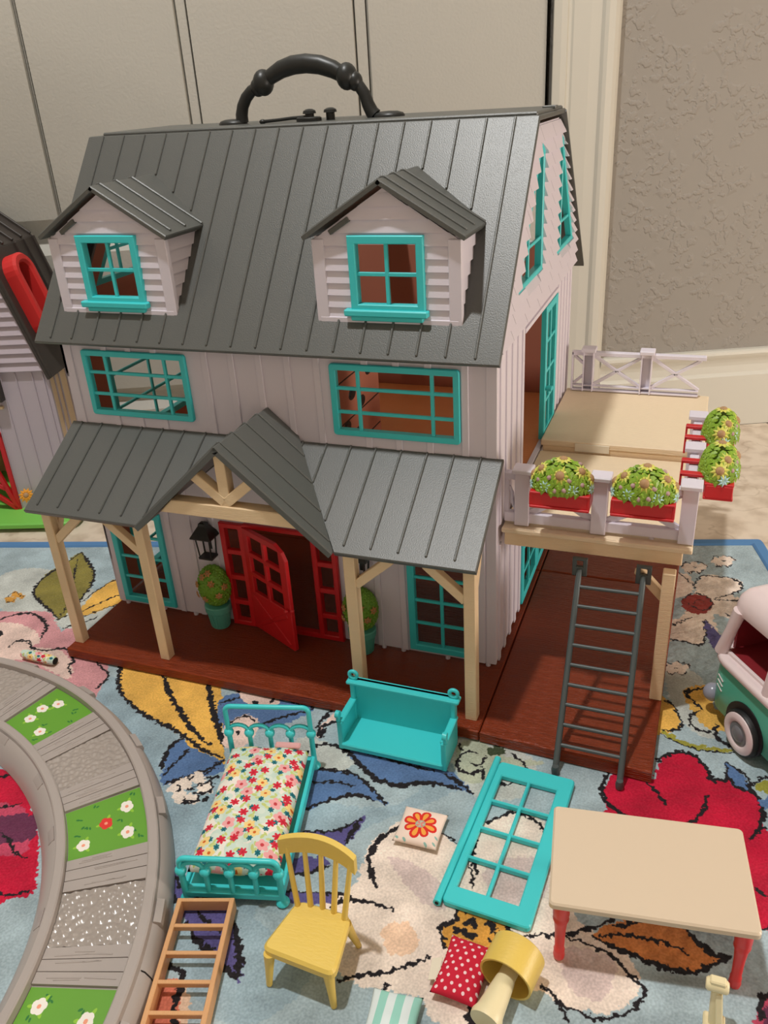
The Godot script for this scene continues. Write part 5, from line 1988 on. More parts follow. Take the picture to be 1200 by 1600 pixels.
func make_bed() -> void:
	# local x across the bed, -z towards the head; origin at the front left foot
	var T := spot(0.2798, 0, 0.2152, 0.2560)
	var o := thing("doll_bed_frame", "turquoise doll bed frame with arched scallops and ball joints", "bed", T)
	var m: Material = mats["teal plastic"]
	var w := 0.0700
	var l := 0.1330
	for e in [[0.0, 0.0420, 0.0300, "footboard"], [-l, 0.0640, 0.0365, "headboard"]]:
		var z: float = e[0]
		var top: float = e[1]
		var mid: float = e[2]
		var st := begin()
		var pts := []
		for k in 6:
			var a := PI - PI / 2 * k / 5
			pts.append(Vector3(0.0050 + 0.0050 * cos(a), top - 0.0050 + 0.0050 * sin(a), z))
		for k in 6:
			var a := PI / 2 - PI / 2 * k / 5
			pts.append(Vector3(w - 0.0050 + 0.0050 * cos(a), top - 0.0050 + 0.0050 * sin(a), z))
		pts.insert(0, Vector3(0, mid, z))
		pts.append(Vector3(w, mid, z))
		tube(st, pts, 0.0021, 12)
		var board := part(o, e[3], st, m)
		for x in [0.0, w]:
			st = begin()
			lathe(st, shift(x, 0, z), [Vector2(0, 0), Vector2(0.0042, 0), Vector2(0.0050, 0.0016), Vector2(0.0042, 0.0036), Vector2(0.0024, 0.0052), Vector2(0.0022, mid - 0.004), Vector2(0.0022, mid + 0.002)], 16)
			part(o, "leg", st, m)
		for k in 5:
			st = begin()
			ball(st, Vector3(w * k / 4, mid, z), Vector3(0.0042, 0.0042, 0.0042), 14, 9)
			part(board, "ball_joint", st, m)
			if k > 0 and k < 4:
				st = begin()
				tube(st, [Vector3(w * k / 4, mid, z), Vector3(w * k / 4, 0.0080, z)], 0.0020, 10)
				part(board, "baluster", st, m)
			if k < 4:
				st = begin()
				var arc := []
				for i in 9:
					var a := PI - PI * i / 8
					arc.append(Vector3(w * (k + 0.5) / 4 + 0.0086 * cos(a), mid + 0.0010 + 0.0072 * sin(a), z))
				tube(st, arc, 0.0017, 8)
				part(board, "scallop", st, m)
		st = begin()
		span(st, Vector3(0, 0.0050, z - 0.0022), Vector3(w, 0.0105, z + 0.0022), 0.0007)
		part(board, "cross_rail", st, m)
	for x in [0.0, w]:
		var st := begin()
		span(st, Vector3(x - 0.0016, 0.0055, -l), Vector3(x + 0.0016, 0.0140, 0), 0.0006)
		part(o, "side_rail", st, m)
	var st := begin()
	span(st, Vector3(0.001, 0.0080, -l + 0.001), Vector3(w - 0.001, 0.0110, -0.001))
	part(o, "bed_base", st, m)
	# the padded quilt in it
	var q := thing("doll_quilt_mattress", "puffy floral print mattress filling the turquoise doll bed", "mattress", T * shift(w / 2, 0.0113, -l / 2))
	var cloth := floral_cloth()
	st = pillow(w - 0.0040, l - 0.0092, 0.0225, 0.0095, 0.0008)
	part(q, "cover", st, cloth)
	st = begin()
	bar(st, Vector3(0.006, 0.0200, -l / 2 + 0.0082), Vector3(0.027, 0.0190, -l / 2 + 0.0078), 0.0060, 0.0030, 0.0010)
	part(q, "turned_fold", st, mats["floral cotton"])

# a stuffed rectangle lying flat: width, length, height, corner radius, seam waviness; uv over the top
func pillow(w: float, l: float, h: float, flat_edge: float, wave: float, n := 28) -> SurfaceTool:
	var st := begin()
	st.set_smooth_group(5)
	var r := RandomNumberGenerator.new()
	r.seed = int(w * 1e5)
	var nz := noise(40.0, int(l * 1e5), 2)
	var at := func(i: int, k: int, top: bool) -> Vector3:
		var u := float(i) / n
		var v := float(k) / n
		var x := 2.0 * u - 1.0
		var y := 2.0 * v - 1.0
		# superellipse pinch: corners stay, sides draw in a little
		var px := x * (w / 2 - wave * 0.5 * (1.0 - x * x) * 0.0 - wave * (1.0 - y * y) * 0.35 * absf(x))
		var py := y * (l / 2 - wave * (1.0 - x * x) * 0.35 * absf(y))
		var ex := pow(absf(x), w / flat_edge * 0.5)
		var ey := pow(absf(y), l / flat_edge * 0.5)
		var f := sqrt(maxf(0.0, (1.0 - ex) * (1.0 - ey)))
		var z := h * 0.5 * f + nz.get_noise_2d(px, py) * h * 0.10 * f
		return Vector3(px, h * 0.5 + (z if top else -minf(z, h * 0.5)), py)
	for top in [true, false]:
		for i in n:
			for k in n:
				var q := [at.call(i, k, top), at.call(i + 1, k, top), at.call(i + 1, k + 1, top), at.call(i, k + 1, top)]
				var uv := [Vector2(i, k) / n, Vector2(i + 1, k) / n, Vector2(i + 1, k + 1) / n, Vector2(i, k + 1) / n]
				var order := [0, 1, 2, 0, 2, 3] if top else [0, 2, 1, 0, 3, 2]
				for t in order:
					st.set_uv(uv[t])
					st.add_vertex(q[t])
	return st

func make_chair() -> void:
	var m: Material = mats["yellow plastic"]
	var o := thing("toy_chair", "yellow toy chair with five spindles and a curved crest rail", "chair", shift(0.3885, 0, 0.2340))
	# local: front edge at z = 0.0205, back at -0.0205
	var st := begin()
	var T := Transform3D(Basis(Vector3(1, 0, 0), Vector3(0, 0, -1), Vector3(0, 1, 0)), Vector3(0, 0.0275, 0))
	var out := PackedVector2Array()
	var base := PackedVector2Array([Vector2(-0.0180, 0.0205), Vector2(-0.0255, -0.0190), Vector2(0.0265, -0.0220), Vector2(0.0205, 0.0205)])
	base.reverse()
	for i in 4:
		var p := base[i]
		var a := (base[(i + 3) % 4] - p).normalized() * 0.0065
		var b := (base[(i + 1) % 4] - p).normalized() * 0.0065
		for k in 6:
			var t := k / 5.0
			out.append((p + a).lerp(p, t).lerp(p.lerp(p + b, t), t))
	plate(st, T, out, [], 0.0062, 0.0018)
	part(o, "seat", st, m)
	for f in [[Vector3(-0.0205, 0.028, 0.0175), Vector3(-0.0228, 0, 0.0202)], [Vector3(0.0205, 0.028, 0.0180), Vector3(0.0228, 0, 0.0206)], [Vector3(-0.0150, 0.028, -0.0165), Vector3(-0.0180, 0, -0.0235)], [Vector3(0.0178, 0.028, -0.0165), Vector3(0.0222, 0, -0.0228)]]:
		st = begin()
		tube(st, [f[1], f[0].lerp(f[1], 0.45), f[0]], [0.0020, 0.0028, 0.0038], 12)
		part(o, "leg", st, m)
	# crest rail: a board bent to an arc, higher in the middle
	st = begin()
	var n := 14
	var ring4 := []
	for i in n + 1:
		var t := float(i) / n * 2.0 - 1.0
		var x := 0.0265 * t
		var z := -0.0275 + 0.0058 * t * t
		var yt := 0.0888 - 0.0030 * t * t
		var h := 0.0130 - 0.0006 * t * t
		ring4.append([Vector3(x, yt - h, z + 0.0022), Vector3(x, yt, z + 0.0016), Vector3(x, yt, z - 0.0026), Vector3(x, yt - h, z - 0.0022)])
	for i in n:
		for k in 4:
			var k2 := (k + 1) % 4
			st.set_smooth_group(20 + k)
			var c: Vector3 = (ring4[i][0] + ring4[i][2]) * 0.5
			face(st, [ring4[i][k], ring4[i][k2], ring4[i + 1][k2], ring4[i + 1][k]], c)
	st.set_smooth_group(-1)
	face(st, ring4[0], ring4[1][0])
	face(st, ring4[n], ring4[n - 1][0])
	part(o, "crest_rail", st, m)
	for i in 5:
		var t := (i - 2) / 2.0
		st = begin()
		tube(st, [Vector3(0.0165 * t + 0.0006, 0.0315, -0.0190 + 0.0030 * t * t), Vector3(0.0225 * t, 0.0790, -0.0275 + 0.0045 * t * t)], [0.0021, 0.0016], 10)
		part(o, "spindle", st, m)

func make_wood_ladder() -> void:
	# x across, z down its length; lies on the rug
	var o := thing("wooden_ladder_rack", "tan toy ladder with flat rungs lying on the rug beside the road piece", "ladder", spot(0.2795, 0, 0.2240, 0.3120))
	var m: Material = mats["tan wood plastic"]
	var w := 0.0405
	var l := 0.1250
	for x in [0.0017, w - 0.0017]:
		var st := begin()
		span(st, Vector3(x - 0.0017, 0.0005, 0), Vector3(x + 0.0017, 0.0120, l), 0.0004)
		part(o, "side_rail", st, m)
	for i in 7:
		var st := begin()
		var z := 0.0014 + i * 0.0200
		span(st, Vector3(0.0030, 0.0075 if i else 0.0020, z - 0.0014), Vector3(w - 0.0030, 0.0118, z + 0.0014), 0.0003)
		part(o, "rung", st, m)

func make_soft_things() -> void:
	var o := thing("square_cushion", "small square doll cushion with a red and orange sunburst print", "cushion", spot(0.4208, 0.0002, 0.1080, 0.02))
	part(o, "cover", pillow(0.0345, 0.0350, 0.0085, 0.0055, 0.002), cushion_cloth())
	o = thing("polka_dot_pillow", "red doll pillow with white polka dots and a white sewn label", "pillow", spot(0.4830, 0.0002, 0.2110, -0.06))
	part(o, "cover", pillow(0.0300, 0.0425, 0.0135, 0.0075, 0.003), polka_cloth())
	var st := begin()
	bar(st, Vector3(-0.0138, 0.0070, 0.0040), Vector3(-0.0205, 0.0042, 0.0052), 0.0150, 0.0005)
	var tg := part(o, "sewn_label", st, mats["label white"])
	st = begin()
	for i in 9:
		var z := -0.008 + i * 0.0028
		bar(st, Vector3(-0.0140, 0.0104, z), Vector3(-0.0128, 0.0112, z + 0.0014), 0.0005, 0.0004)
	part(o, "stitches", st, mats["label white"])
	o = thing("striped_cushion", "white and mint striped doll cushion at the near edge of the rug", "cushion", spot(0.4508, 0.0002, 0.2600, 0.10))
	part(o, "cover", pillow(0.0320, 0.0460, 0.0120, 0.0080, 0.003), striped_cloth())
	# a small rolled cloth beside the road piece
	o = thing("rolled_cloth", "tiny rolled floral cloth lying beside the curved road piece", "cloth roll", spot(-0.0250, 0.0050, 0.0140, -0.03))
	st = begin()
	st.set_smooth_group(6)
	var n := 12
	for i in n:
		for k in 16:
			var q := []
			for d in [[0, 0], [1, 0], [1, 1], [0, 1]]:
				var t := float(i + d[0]) / n
				var a: float = TAU * (k + d[1]) / 16
				var r := 0.0050 * (1.0 - 0.25 * pow(absf(2 * t - 1), 6))
				q.append([Vector3(-0.0215 + 0.043 * t, sin(a) * r, cos(a) * r * 1.1), Vector2(t * 0.7, float(k + d[1]) / 16 * 0.35)])
			for d in [0, 1, 2, 0, 2, 3]:
				st.set_uv(q[d][1])
				st.add_vertex(q[d][0])
	part(o, "roll", st, mats["floral cotton"])
	for e in [-1.0, 1.0]:
		st = begin()
		tube(st, [Vector3(e * 0.0205, 0, 0), Vector3(e * 0.0216, 0, 0)], [0.0040, 0.0036], 14)
		part(o, "roll_end", st, mats["bud mauve"] if e < 0 else mats["gap dark"])

func make_toy_lamp() -> void:
	# a toppled lamp: axis along the rug, the foot towards the viewer
	var o := thing("toy_table_lamp", "yellow toy lamp lying on its side with a cream foot", "lamp", shift(0.5140, 0, 0.2050))
	var axis := Vector3(-0.20, -0.06, 0.94).normalized()
	var y := axis
	var x := y.cross(Vector3.UP).normalized()
	var B := Basis(x, y, x.cross(y))
	var st := begin()
	var R := 0.0172
	lathe(st, Transform3D(B, Vector3(0.0015, 0.0176, -0.0120)), [Vector2(0, 0), Vector2(R - 0.0015, 0), Vector2(R, 0.0012), Vector2(R, 0.0225), Vector2(R - 0.0014, 0.0225), Vector2(R - 0.0018, 0.0016), Vector2(0, 0.0016)], 34)
	part(o, "shade", st, mats["yellow plastic"])
	st = begin()
	lathe(st, Transform3D(B, Vector3(0.0015, 0.0176, -0.0105)), [Vector2(0.0055, 0), Vector2(0.0055, 0.0190), Vector2(0.0062, 0.0220), Vector2(0.0085, 0.0430), Vector2(0.0100, 0.0470), Vector2(0.0096, 0.0500), Vector2(0, 0.0500)], 24)
	part(o, "foot", st, mats["pale yellow plastic"])

func make_cream_leg() -> void:
	var o := thing("cream_turned_post", "cream toy post with a wide rounded cap at the right front of the rug", "toy post", shift(0.6325, 0, 0.1945))
	var m: Material = mats["pale yellow plastic"]
	var st := begin()
	span(st, Vector3(-0.0062, 0.0004, -0.0050), Vector3(0.0062, 0.0060, 0.0050), 0.0010)
	part(o, "foot", st, m)
	st = begin()
	bar(st, Vector3(-0.0012, 0.0050, 0.0010), Vector3(-0.0020, 0.0300, -0.0030), 0.0046, 0.0050, 0.0006, Vector3.BACK)
	part(o, "post", st, m)
	st = begin()
	bar(st, Vector3(0.0028, 0.0050, 0.0060), Vector3(0.0000, 0.0290, -0.0020), 0.0040, 0.0040, 0.0006, Vector3.BACK)
	part(o, "brace", st, m)
	st = begin()
	tube(st, [Vector3(-0.0078, 0.0335, -0.0030), Vector3(-0.0066, 0.0335, -0.0030), Vector3(0.0036, 0.0335, -0.0030), Vector3(0.0048, 0.0335, -0.0030)], [0.0030, 0.0040, 0.0040, 0.0030], 14)
	var cap := part(o, "cap", st, m)
	st = begin()
	span(st, Vector3(-0.0060, 0.0345, -0.0058), Vector3(0.0030, 0.0390, -0.0002), 0.0008)
	part(cap, "tenon", st, m)

# ---------------------------------------------------------------- the curved road piece
func make_track() -> void:
	var C := Vector3(-0.0385, 0, 0.390)
	var o := thing("toy_road_curve", "grey curved toy road with plank strips, gravel beds and green meadow stickers", "toy road", Transform3D(Basis(), C))
	var m: Material = mats["track grey plastic"]
	var a0 := -118.0
	var a1 := 24.0
	var prof := [Vector2(0.2560, 0.0004), Vector2(0.2580, 0.0060), Vector2(0.2620, 0.0140), Vector2(0.2680, 0.0195), Vector2(0.2705, 0.0205), Vector2(0.2712, 0.0238), Vector2(0.2722, 0.0246), Vector2(0.2775, 0.0246), Vector2(0.2785, 0.0238), Vector2(0.2788, 0.0172), Vector2(0.3372, 0.0172), Vector2(0.3375, 0.0238), Vector2(0.3385, 0.0246), Vector2(0.3445, 0.0246), Vector2(0.3455, 0.0238), Vector2(0.3462, 0.0200), Vector2(0.3490, 0.0180), Vector2(0.3520, 0.0120), Vector2(0.3532, 0.0050), Vector2(0.3534, 0.0004)]
	var st := begin()
	sweep(st, prof, a0, a1, 96, true)
	part(o, "road_body", st, m)
	for j in [-18.0, -78.0]:
		st = begin()
		sweep(st, [Vector2(0.3470, 0.0202), Vector2(0.3494, 0.0184), Vector2(0.3524, 0.0122), Vector2(0.3536, 0.0050)], j - 0.06, j + 0.06, 2, false)
		part(o, "mould_seam", st, mats["gap dark"])
	for k in range(-4, 1):
		var b := k * 30.0 + 14.4
		# one period: meadow sticker, plank strip, gravel, plank strip
		st = begin()
		arc_pad(st, b - 0.4 + 0.0, b + 9.7, 0.2792, 0.3368, 0.0172, 0.0180, true)
		part(o, "meadow_sticker", st, meadow_print(posmod(k + 3, 3)))
		for s in [[b + 9.9, b + 15.6, -1], [b + 24.3, b + 29.4, 1]]:
			plank_strip(o, s[0], s[1])
		gravel_bed(o, b + 15.7, b + 24.2, k)
		for t in [[b + 3.0, b + 6.0], [b + 19.0, b + 22.0]]:
			for side in 2:
				st = begin()
				var r0 := 0.3462 if side == 0 else 0.2640
				var y := [0.0196, 0.0215, 0.0196, 0.0168] if side == 0 else [0.0150, 0.0172, 0.0212, 0.0200]
				sweep(st, [Vector2(r0, y[0]), Vector2(r0 + 0.0008, y[1]), Vector2(r0 + 0.0056, y[2]), Vector2(r0 + 0.0064, y[3] - 0.0012)], t[0] - side, t[1] - side, 6, false)
				part(o, "side_tab", st, m)

func pol(r: float, y: float, deg: float) -> Vector3:
	var a := deg_to_rad(deg)
	return Vector3(r * cos(a), y, r * sin(a))

func sweep(st: SurfaceTool, prof: Array, a0: float, a1: float, n: int, close: bool) -> void:
	var g := 30
	var last := Vector2.ZERO
	var m := prof.size()
	for i in (m if close else m - 1):
		var p: Vector2 = prof[i]
		var q: Vector2 = prof[(i + 1) % m]
		var d := (q - p).normalized()
		if d.dot(last) < 0.8:
			g += 1
		last = d
		st.set_smooth_group(g)
		for k in n:
			var t0 := lerpf(a0, a1, float(k) / n)
			var t1 := lerpf(a0, a1, float(k + 1) / n)
			var v := [pol(p.x, p.y, t0), pol(q.x, q.y, t0), pol(q.x, q.y, t1), pol(p.x, p.y, t1)]
			tri(st, v[0], v[3], v[2])
			tri(st, v[0], v[2], v[1])
	st.set_smooth_group(-1)
	for e in [a0, a1]:
		var c := Vector2.ZERO
		for p in prof:
			c += p / m
		for i in m - 1:
			face(st, [pol(c.x, c.y * 0.5, e), pol(prof[i].x, prof[i].y, e), pol(prof[i + 1].x, prof[i + 1].y, e)], pol(c.x, c.y, (a0 + a1) / 2))

# a thin pad on the road between two angles, uv across and along
func arc_pad(st: SurfaceTool, a0: float, a1: float, r0: float, r1: float, y0: float, y1: float, uv: bool) -> void:
	var n := 10
	for k in n:
		var t := [float(k) / n, float(k + 1) / n]
		var a := [lerpf(a0, a1, t[0]), lerpf(a0, a1, t[1])]
		var q := [[pol(r0, y1, a[0]), Vector2(0, t[0])], [pol(r1, y1, a[0]), Vector2(1, t[0])], [pol(r1, y1, a[1]), Vector2(1, t[1])], [pol(r0, y1, a[1]), Vector2(0, t[1])]]
		for d in [0, 1, 2, 0, 2, 3]:
			if uv:
				st.set_uv(q[d][1])
			st.add_vertex(q[d][0])
	if uv:
		st.set_uv(Vector2.ZERO)
	for e in [a0, a1]:
		face(st, [pol(r0, y0, e), pol(r1, y0, e), pol(r1, y1, e), pol(r0, y1, e)], pol((r0 + r1) / 2, (y0 + y1) / 2, (a0 + a1) / 2))

func plank_strip(o: Node, a0: float, a1: float) -> void:
	var n := 3
	for i in n:
		var st := begin()
		var b0 := lerpf(a0, a1, (i + 0.03) / n)
		var b1 := lerpf(a0, a1, (i + 0.97) / n)
		arc_pad(st, b0, b1, 0.2790, 0.3370, 0.0172, 0.0196, false)
		for k in 3:
			var r := rng.randf_range(0.284, 0.312)
			var a := lerpf(b0, b1, rng.randf_range(0.2, 0.8))
			bar(st, pol(r, 0.0197, a), pol(r + rng.randf_range(0.012, 0.024), 0.0197, a + rng.randf_range(-0.15, 0.15)), 0.0007, 0.0006, 0.0002)
		part(o, "plank", st, mats["track grey plastic"])

func gravel_bed(o: Node, a0: float, a1: float, k: int) -> void:
	var st := begin()
	st.set_smooth_group(8)
	var nz := noise(230.0, 60 + k, 2, FastNoiseLite.TYPE_CELLULAR)
	nz.fractal_octaves = 1
	var nr := 84
	var na := 84
	var grid := []
	for i in nr + 1:
		var row := []
		for j in na + 1:
			var r := lerpf(0.2790, 0.3370, float(i) / nr)
			var a := lerpf(a0, a1, float(j) / na)
			var p := pol(r, 0, a)
			row.append(p + Vector3(0, 0.0178 - 0.0016 * clampf(nz.get_noise_2d(p.x, p.z), -1.0, 0.3), 0))
		grid.append(row)
	for i in nr:
		for j in na:
			st.add_vertex(grid[i][j])
			st.add_vertex(grid[i + 1][j])
			st.add_vertex(grid[i + 1][j + 1])
			st.add_vertex(grid[i][j])
			st.add_vertex(grid[i + 1][j + 1])
			st.add_vertex(grid[i][j + 1])
	part(o, "gravel_bed", st, mats["gravel grey plastic"]).set_meta("kind", "stuff")

# ---------------------------------------------------------------- the barn at the left edge
func make_barn() -> void:
	# local: x from the right corner of the gable end towards the left, z towards the viewer, y up from the rug
	var th := deg_to_rad(17.0)
	var dx := Vector3(-cos(th), 0, sin(th))
	var T := Transform3D(Basis(-dx, Vector3.UP, (-dx).cross(Vector3.UP)), Vector3(-0.213, 0, -0.290))
	var o := thing("toy_barn", "lilac toy barn with dark ribbed roof, red handle and red door frame at left edge", "toy barn", T)
	var lil: Material = mats["barn lilac plastic"]
	var dark: Material = mats["barn dark plastic"]
	var W := 0.24
	var D := 0.135
	# gable end with a wide doorway; x is negative to the left
	var out := PackedVector2Array([Vector2(0, 0.004), Vector2(0, 0.205), Vector2(-0.042, 0.350), Vector2(-W / 2, 0.412), Vector2(-W + 0.042, 0.350), Vector2(-W, 0.205), Vector2(-W, 0.004)])
	var st := begin()
	plate(st, shift(0, 0, -0.004), out, [rect(-W + 0.062, 0.002, -0.086, 0.120), rect(-W / 2 - 0.04, 0.235, -W / 2 + 0.04, 0.305)], 0.004)
	var g := part(o, "gable_wall", st, lil)
	for x in [0.0060, 0.0205, 0.0430, 0.0640, 0.0835]:
		st = begin()
		plate(st, shift(-x, 0.004, 0), rect(-0.0008, 0, 0.0008, 0.200), [], 0.0016, 0.0004)
		part(g, "batten", st, lil)
	for i in 12:
		var y := 0.2070 + i * 0.0118
		for q in Geometry2D.intersect_polygons(rect(-W, y, 0, y + 0.0115), out):
			for q2 in Geometry2D.clip_polygons(q, rect(-W / 2 - 0.04, 0.235, -W / 2 + 0.04, 0.305)):
				st = begin()
				plate(st, Transform3D(), q2, [], 0.0042, 0.0, 0.0036)
				part(g, "clapboard", st, lil)
	# side walls
	for x in [-0.004, -W]:
		st = begin()
		span(st, Vector3(x, 0.004, -D), Vector3(x + 0.004, 0.205, -0.004))
		var s := part(o, "side_wall", st, mats["cream wood plastic"] if x > -0.1 else lil)
		for z in [-0.016, -0.030, -0.052, -0.074, -0.096, -0.118]:
			st = begin()
			span(st, Vector3(x - 0.0012, 0.004, z - 0.0012), Vector3(x + 0.0054, 0.205, z + 0.0012))
			part(s, "batten", st, lil)
	# gambrel roof: steep and flat slopes with standing ribs; the right steep slope holds the handle slot
	var slopes := [[Vector2(0.0055, 0.196), Vector2(-0.0400, 0.356), true], [Vector2(-0.0400, 0.356), Vector2(-W / 2, 0.420), false], [Vector2(-W - 0.0055, 0.196), Vector2(-W + 0.0400, 0.356), false], [Vector2(-W + 0.0400, 0.356), Vector2(-W / 2, 0.420), false]]
	for s in slopes:
		var a := Vector3(s[0].x, s[0].y, 0.006)
		var up := Vector3(s[1].x - s[0].x, s[1].y - s[0].y, 0)
		var len_ := up.length()
		up /= len_
		var right: bool = s[0].x > -W / 2
		var B := Basis(Vector3(0, 0, -1), up, Vector3(0, 0, -1).cross(up)) if right else Basis(Vector3(0, 0, 1), up, Vector3(0, 0, 1).cross(up))
		var RT := Transform3D(B, a)
		var x0 := 0.0 if right else -(D + 0.006)
		st = begin()
		var holes := []
		if s[2]:
			holes.append(rrect(0.034, 0.052, 0.062, 0.142, 0.012, 4))
		plate(st, RT * shift(0, 0, -0.004), rect(x0, 0, x0 + D + 0.006, len_), holes, 0.004, 0.0006)
		var roof := part(o, "roof", st, dark)
		for i in 6:
			var rx := x0 + 0.003 + i * 0.0268
			if s[2] and rx > 0.028 and rx < 0.068:
				continue
			st = begin()
			bar(st, RT * Vector3(rx, 0.002, 0.0012), RT * Vector3(rx, len_, 0.0012), 0.0040, 0.0050, 0.0008, RT.basis.z)
			part(roof, "seam_rib", st, dark)
		if s[2]:
			st = begin()
			plate(st, RT * shift(0, 0, -0.006), rrect(0.022, 0.040, 0.074, 0.154, 0.024, 6), [rrect(0.034, 0.052, 0.062, 0.142, 0.012, 6)], 0.024, 0.003)
			part(o, "carry_handle", st, mats["handle red plastic"])
	st = begin()
	span(st, Vector3(-0.0840, 0.004, -D + 0.004), Vector3(-0.0040, 0.006, -0.004))
	span(st, Vector3(-W + 0.004, 0.004, -D), Vector3(-0.004, 0.150, -D + 0.003))
	part(o, "inside_wall", st, mats["tan wood plastic"])
	# red door frame with braces
	st = begin()
	span(st, Vector3(-0.0900, 0.004, -0.001), Vector3(-0.0835, 0.122, 0.0045), 0.0006)
	span(st, Vector3(-0.1500, 0.116, -0.001), Vector3(-0.0835, 0.123, 0.0045), 0.0006)
	var df := part(o, "door_frame", st, mats["red plastic"])
	for b in [[Vector3(-0.0880, 0.010, 0.003), Vector3(-0.1180, 0.118, 0.003)], [Vector3(-0.0880, 0.008, 0.003), Vector3(-0.1480, 0.060, 0.003)], [Vector3(-0.0980, 0.040, 0.003), Vector3(-0.1200, 0.052, 0.003)]]:
		st = begin()
		bar(st, b[0], b[1], 0.0065, 0.0050, 0.0005, Vector3.BACK)
		part(df, "brace", st, mats["red plastic"])
	# dark hood over the door
	st = begin()
	span(st, Vector3(-0.1900, 0.168, -0.002), Vector3(-0.0640, 0.224, 0.012), 0.001)
	part(o, "door_hood", st, dark)
	st = begin()
	span(st, Vector3(-0.1900, 0.1560, -0.001), Vector3(-0.0700, 0.1600, 0.0045), 0.0005)
	part(o, "door_track", st, mats["cream wood plastic"])
	# green ground plate and a flower
	st = begin()
	plate(st, Transform3D(Basis(Vector3(1, 0, 0), Vector3(0, 0, -1), Vector3(0, 1, 0)), Vector3(0, 0.0006, 0)), rrect(-W - 0.02, -0.0500, 0.010, D, 0.02, 5), [], 0.0070, 0.0018)
	part(o, "ground_plate", st, mats["grass green plastic"])
	var fc := Vector3(-0.0660, 0.0330, 0.0130)
	st = begin()
	tube(st, [Vector3(-0.0640, 0.006, 0.008), fc - Vector3(0, 0, 0.002)], 0.0022, 8)
	part(o, "flower_stem", st, mats["label white"])
	blossom(o, fc, Vector3(0.2, 0.55, 0.8), 0.0110, 11, mats["orange flower plastic"], mats["flower heart brown"], 0.0042, "flower", 0.28)

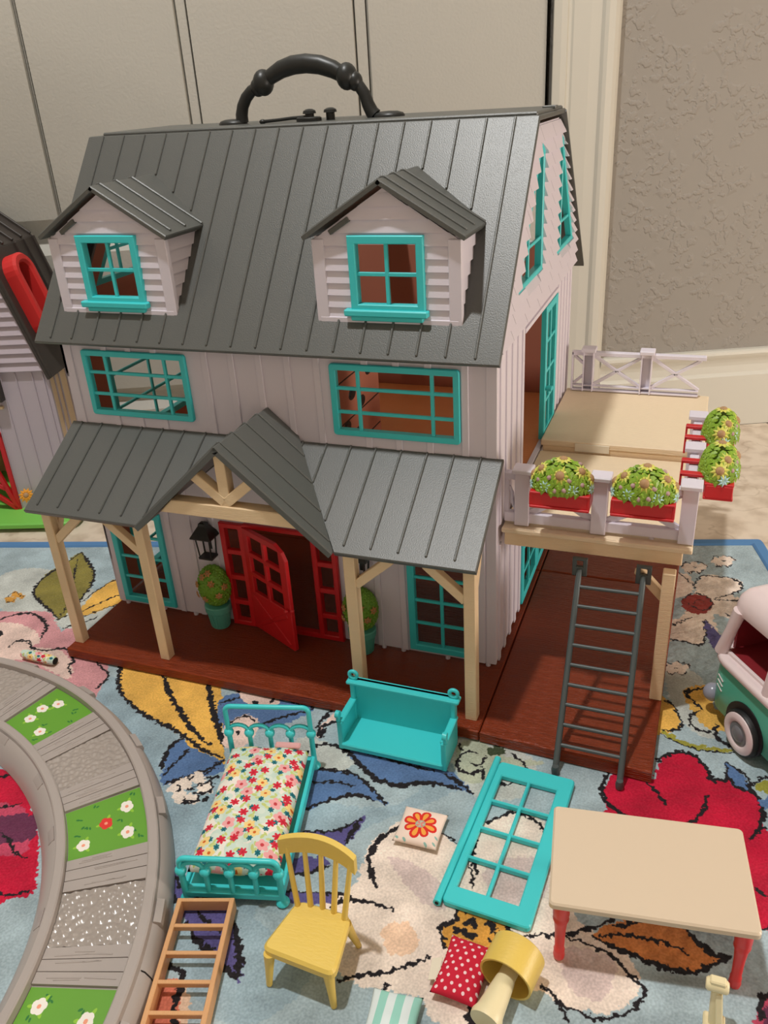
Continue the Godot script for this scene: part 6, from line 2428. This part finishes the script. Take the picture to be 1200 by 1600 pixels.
# ---------------------------------------------------------------- the van at the right edge
func make_van() -> void:
	# local x towards its far end, z out of the side that shows, y up
	var f := Vector3(0.577, 0, 0.816).normalized()
	var n := Vector3(-f.z, 0, f.x)
	var o := thing("toy_van", "mint green toy camper van with white roof and whitewall tyres at right edge", "toy van", Transform3D(Basis(f, Vector3.UP, f.cross(Vector3.UP)), Vector3(0.6488, 0, -0.0515)))
	var teal: Material = mats["van teal plastic"]
	var white: Material = mats["van white plastic"]
	var L := 0.185
	var x0 := -0.056
	var Wd := 0.085
	# side plan: rounded ends
	var plan := rrect(x0, -Wd, x0 + L, 0, 0.022, 6)
	var up := Basis(Vector3(1, 0, 0), Vector3(0, 0, -1), Vector3(0, 1, 0))
	var flip := PackedVector2Array()
	for v in plan:
		flip.append(Vector2(v.x, -v.y))
	var st := begin()
	loft(st, flip, [[0.012, 0.006], [0.016, 0.001], [0.040, 0.0], [0.064, 0.0015]], x0 + L / 2, -Wd / 2)
	var body := part(o, "body", st, teal)
	for i in 3:
		st = begin()
		bar(st, Vector3(x0 + 0.0150, 0.0500 - i * 0.0050, -0.0008), Vector3(x0 + 0.0230, 0.0475 - i * 0.0050, 0.0002), 0.0008, 0.0008)
		part(body, "vent_line", st, white)
	st = begin()
	loft(st, flip, [[0.0630, -0.0012], [0.0645, -0.0022], [0.0680, -0.0022], [0.0695, -0.0008], [0.0700, 0.003]], x0 + L / 2, -Wd / 2)
	part(o, "belt_lip", st, white)
	# roof with an open side: pillars, sill strip, roof shell, red inside
	st = begin()
	loft(st, flip, [[0.1120, 0.0075], [0.1170, 0.0065], [0.1250, 0.0085], [0.1305, 0.0125], [0.1340, 0.0170], [0.1352, 0.0205]], x0 + L / 2, -Wd / 2)
	part(o, "roof_shell", st, white)
	for x in [x0 + 0.0150, x0 + 0.0700, x0 + 0.130, x0 + L - 0.018]:
		for z in [-0.0060, -Wd + 0.0060]:
			st = begin()
			tube(st, [Vector3(x - (0.006 if x < x0 + 0.02 else 0.0), 0.0690, z + 0.001), Vector3(x, 0.0950, z - 0.001), Vector3(x + (0.004 if x < x0 + 0.02 else 0.0), 0.1150, z - 0.003)], [0.0058, 0.0048, 0.0056], 10)
			part(o, "pillar", st, white)
	st = begin()
	span(st, Vector3(x0 + 0.014, 0.0690, -0.0090), Vector3(x0 + L - 0.014, 0.0730, -0.0060), 0.0006)
	span(st, Vector3(x0 + 0.004, 0.0690, -Wd + 0.016), Vector3(x0 + 0.008, 0.1110, -0.018), 0.0008)
	part(o, "window_sill", st, white)
	st = begin()
	span(st, Vector3(x0 + 0.012, 0.0400, -Wd + 0.008), Vector3(x0 + L - 0.012, 0.0712, -0.0100))
	span(st, Vector3(x0 + 0.009, 0.0690, -Wd + 0.014), Vector3(x0 + 0.012, 0.0960, -0.016))
	span(st, Vector3(x0 + 0.010, 0.0690, -Wd + 0.005), Vector3(x0 + L - 0.010, 0.1130, -Wd + 0.008))
	part(o, "inside_lining", st, mats["van red plastic"])
	# wheels with dark arches
	for x in [0.0, 0.105]:
		for side in 2:
			var z := 0.0 if side == 0 else -Wd
			var s := 1.0 if side == 0 else -1.0
			st = begin()
			tube(st, [Vector3(x, 0.0238, z - s * 0.0060), Vector3(x, 0.0238, z + s * 0.0006)], [0.0232, 0.0232], 30)
			part(o, "wheel_arch", st, mats["tyre black plastic"])
			st = begin()
			wheel_turn(st, Vector3(x, 0.0203, z + s * 0.0012), s, [Vector2(0, -0.006), Vector2(0.0196, -0.006), Vector2(0.0200, -0.004), Vector2(0.0200, 0.0020), Vector2(0.0192, 0.0034), Vector2(0, 0.0034)])
			var w := part(o, "wheel", st, mats["tyre black plastic"])
			st = begin()
			wheel_turn(st, Vector3(x, 0.0203, z + s * 0.0012), s, [Vector2(0.0182, 0.0030), Vector2(0.0178, 0.0042), Vector2(0.0150, 0.0056), Vector2(0.0118, 0.0052), Vector2(0.0104, 0.0036), Vector2(0.0104, 0.0028)])
			part(w, "whitewall", st, white)
			st = begin()
			wheel_turn(st, Vector3(x, 0.0203, z + s * 0.0012), s, [Vector2(0.0108, 0.0034), Vector2(0.0098, 0.0044), Vector2(0.0070, 0.0042), Vector2(0.0064, 0.0052), Vector2(0.0030, 0.0062), Vector2(0, 0.0064)])
			part(w, "hub_cap", st, mats["hub grey plastic"])
	# bumper with its round overrider
	st = begin()
	span(st, Vector3(x0 - 0.0050, 0.0140, -Wd + 0.008), Vector3(x0 + 0.004, 0.0200, -0.010), 0.0015)
	var bp := part(o, "bumper", st, mats["bumper grey plastic"])
	st = begin()
	ball(st, Vector3(x0 + 0.0030, 0.0195, -0.0075), Vector3(0.0082, 0.0082, 0.0082), 18, 10)
	part(bp, "overrider", st, mats["bumper grey plastic"])

func wheel_turn(st: SurfaceTool, c: Vector3, s: float, prof: Array) -> void:
	lathe(st, Transform3D(Basis(Vector3(1, 0, 0), Vector3(0, 0, s), Vector3(0, -s, 0)), c), prof, 30)

# stacked rings of one plan, each [height, inset]
func loft(st: SurfaceTool, plan: PackedVector2Array, rows: Array, cx: float, cz: float) -> void:
	var o := ccw(plan)
	var rings := []
	for r in rows:
		var q := inset(o, r[1])
		var ring3 := []
		for v in q:
			ring3.append(Vector3(v.x, r[0], -v.y))
		rings.append(ring3)
	st.set_smooth_group(40)
	var n := o.size()
	for i in rings.size() - 1:
		for k in n:
			var k2 := (k + 1) % n
			tri(st, rings[i][k], rings[i][k2], rings[i + 1][k2])
			tri(st, rings[i][k], rings[i + 1][k2], rings[i + 1][k])
	st.set_smooth_group(-1)
	face(st, rings[0], Vector3(cx, rows[-1][0], cz))
	face(st, rings[-1], Vector3(cx, rows[0][0], cz))
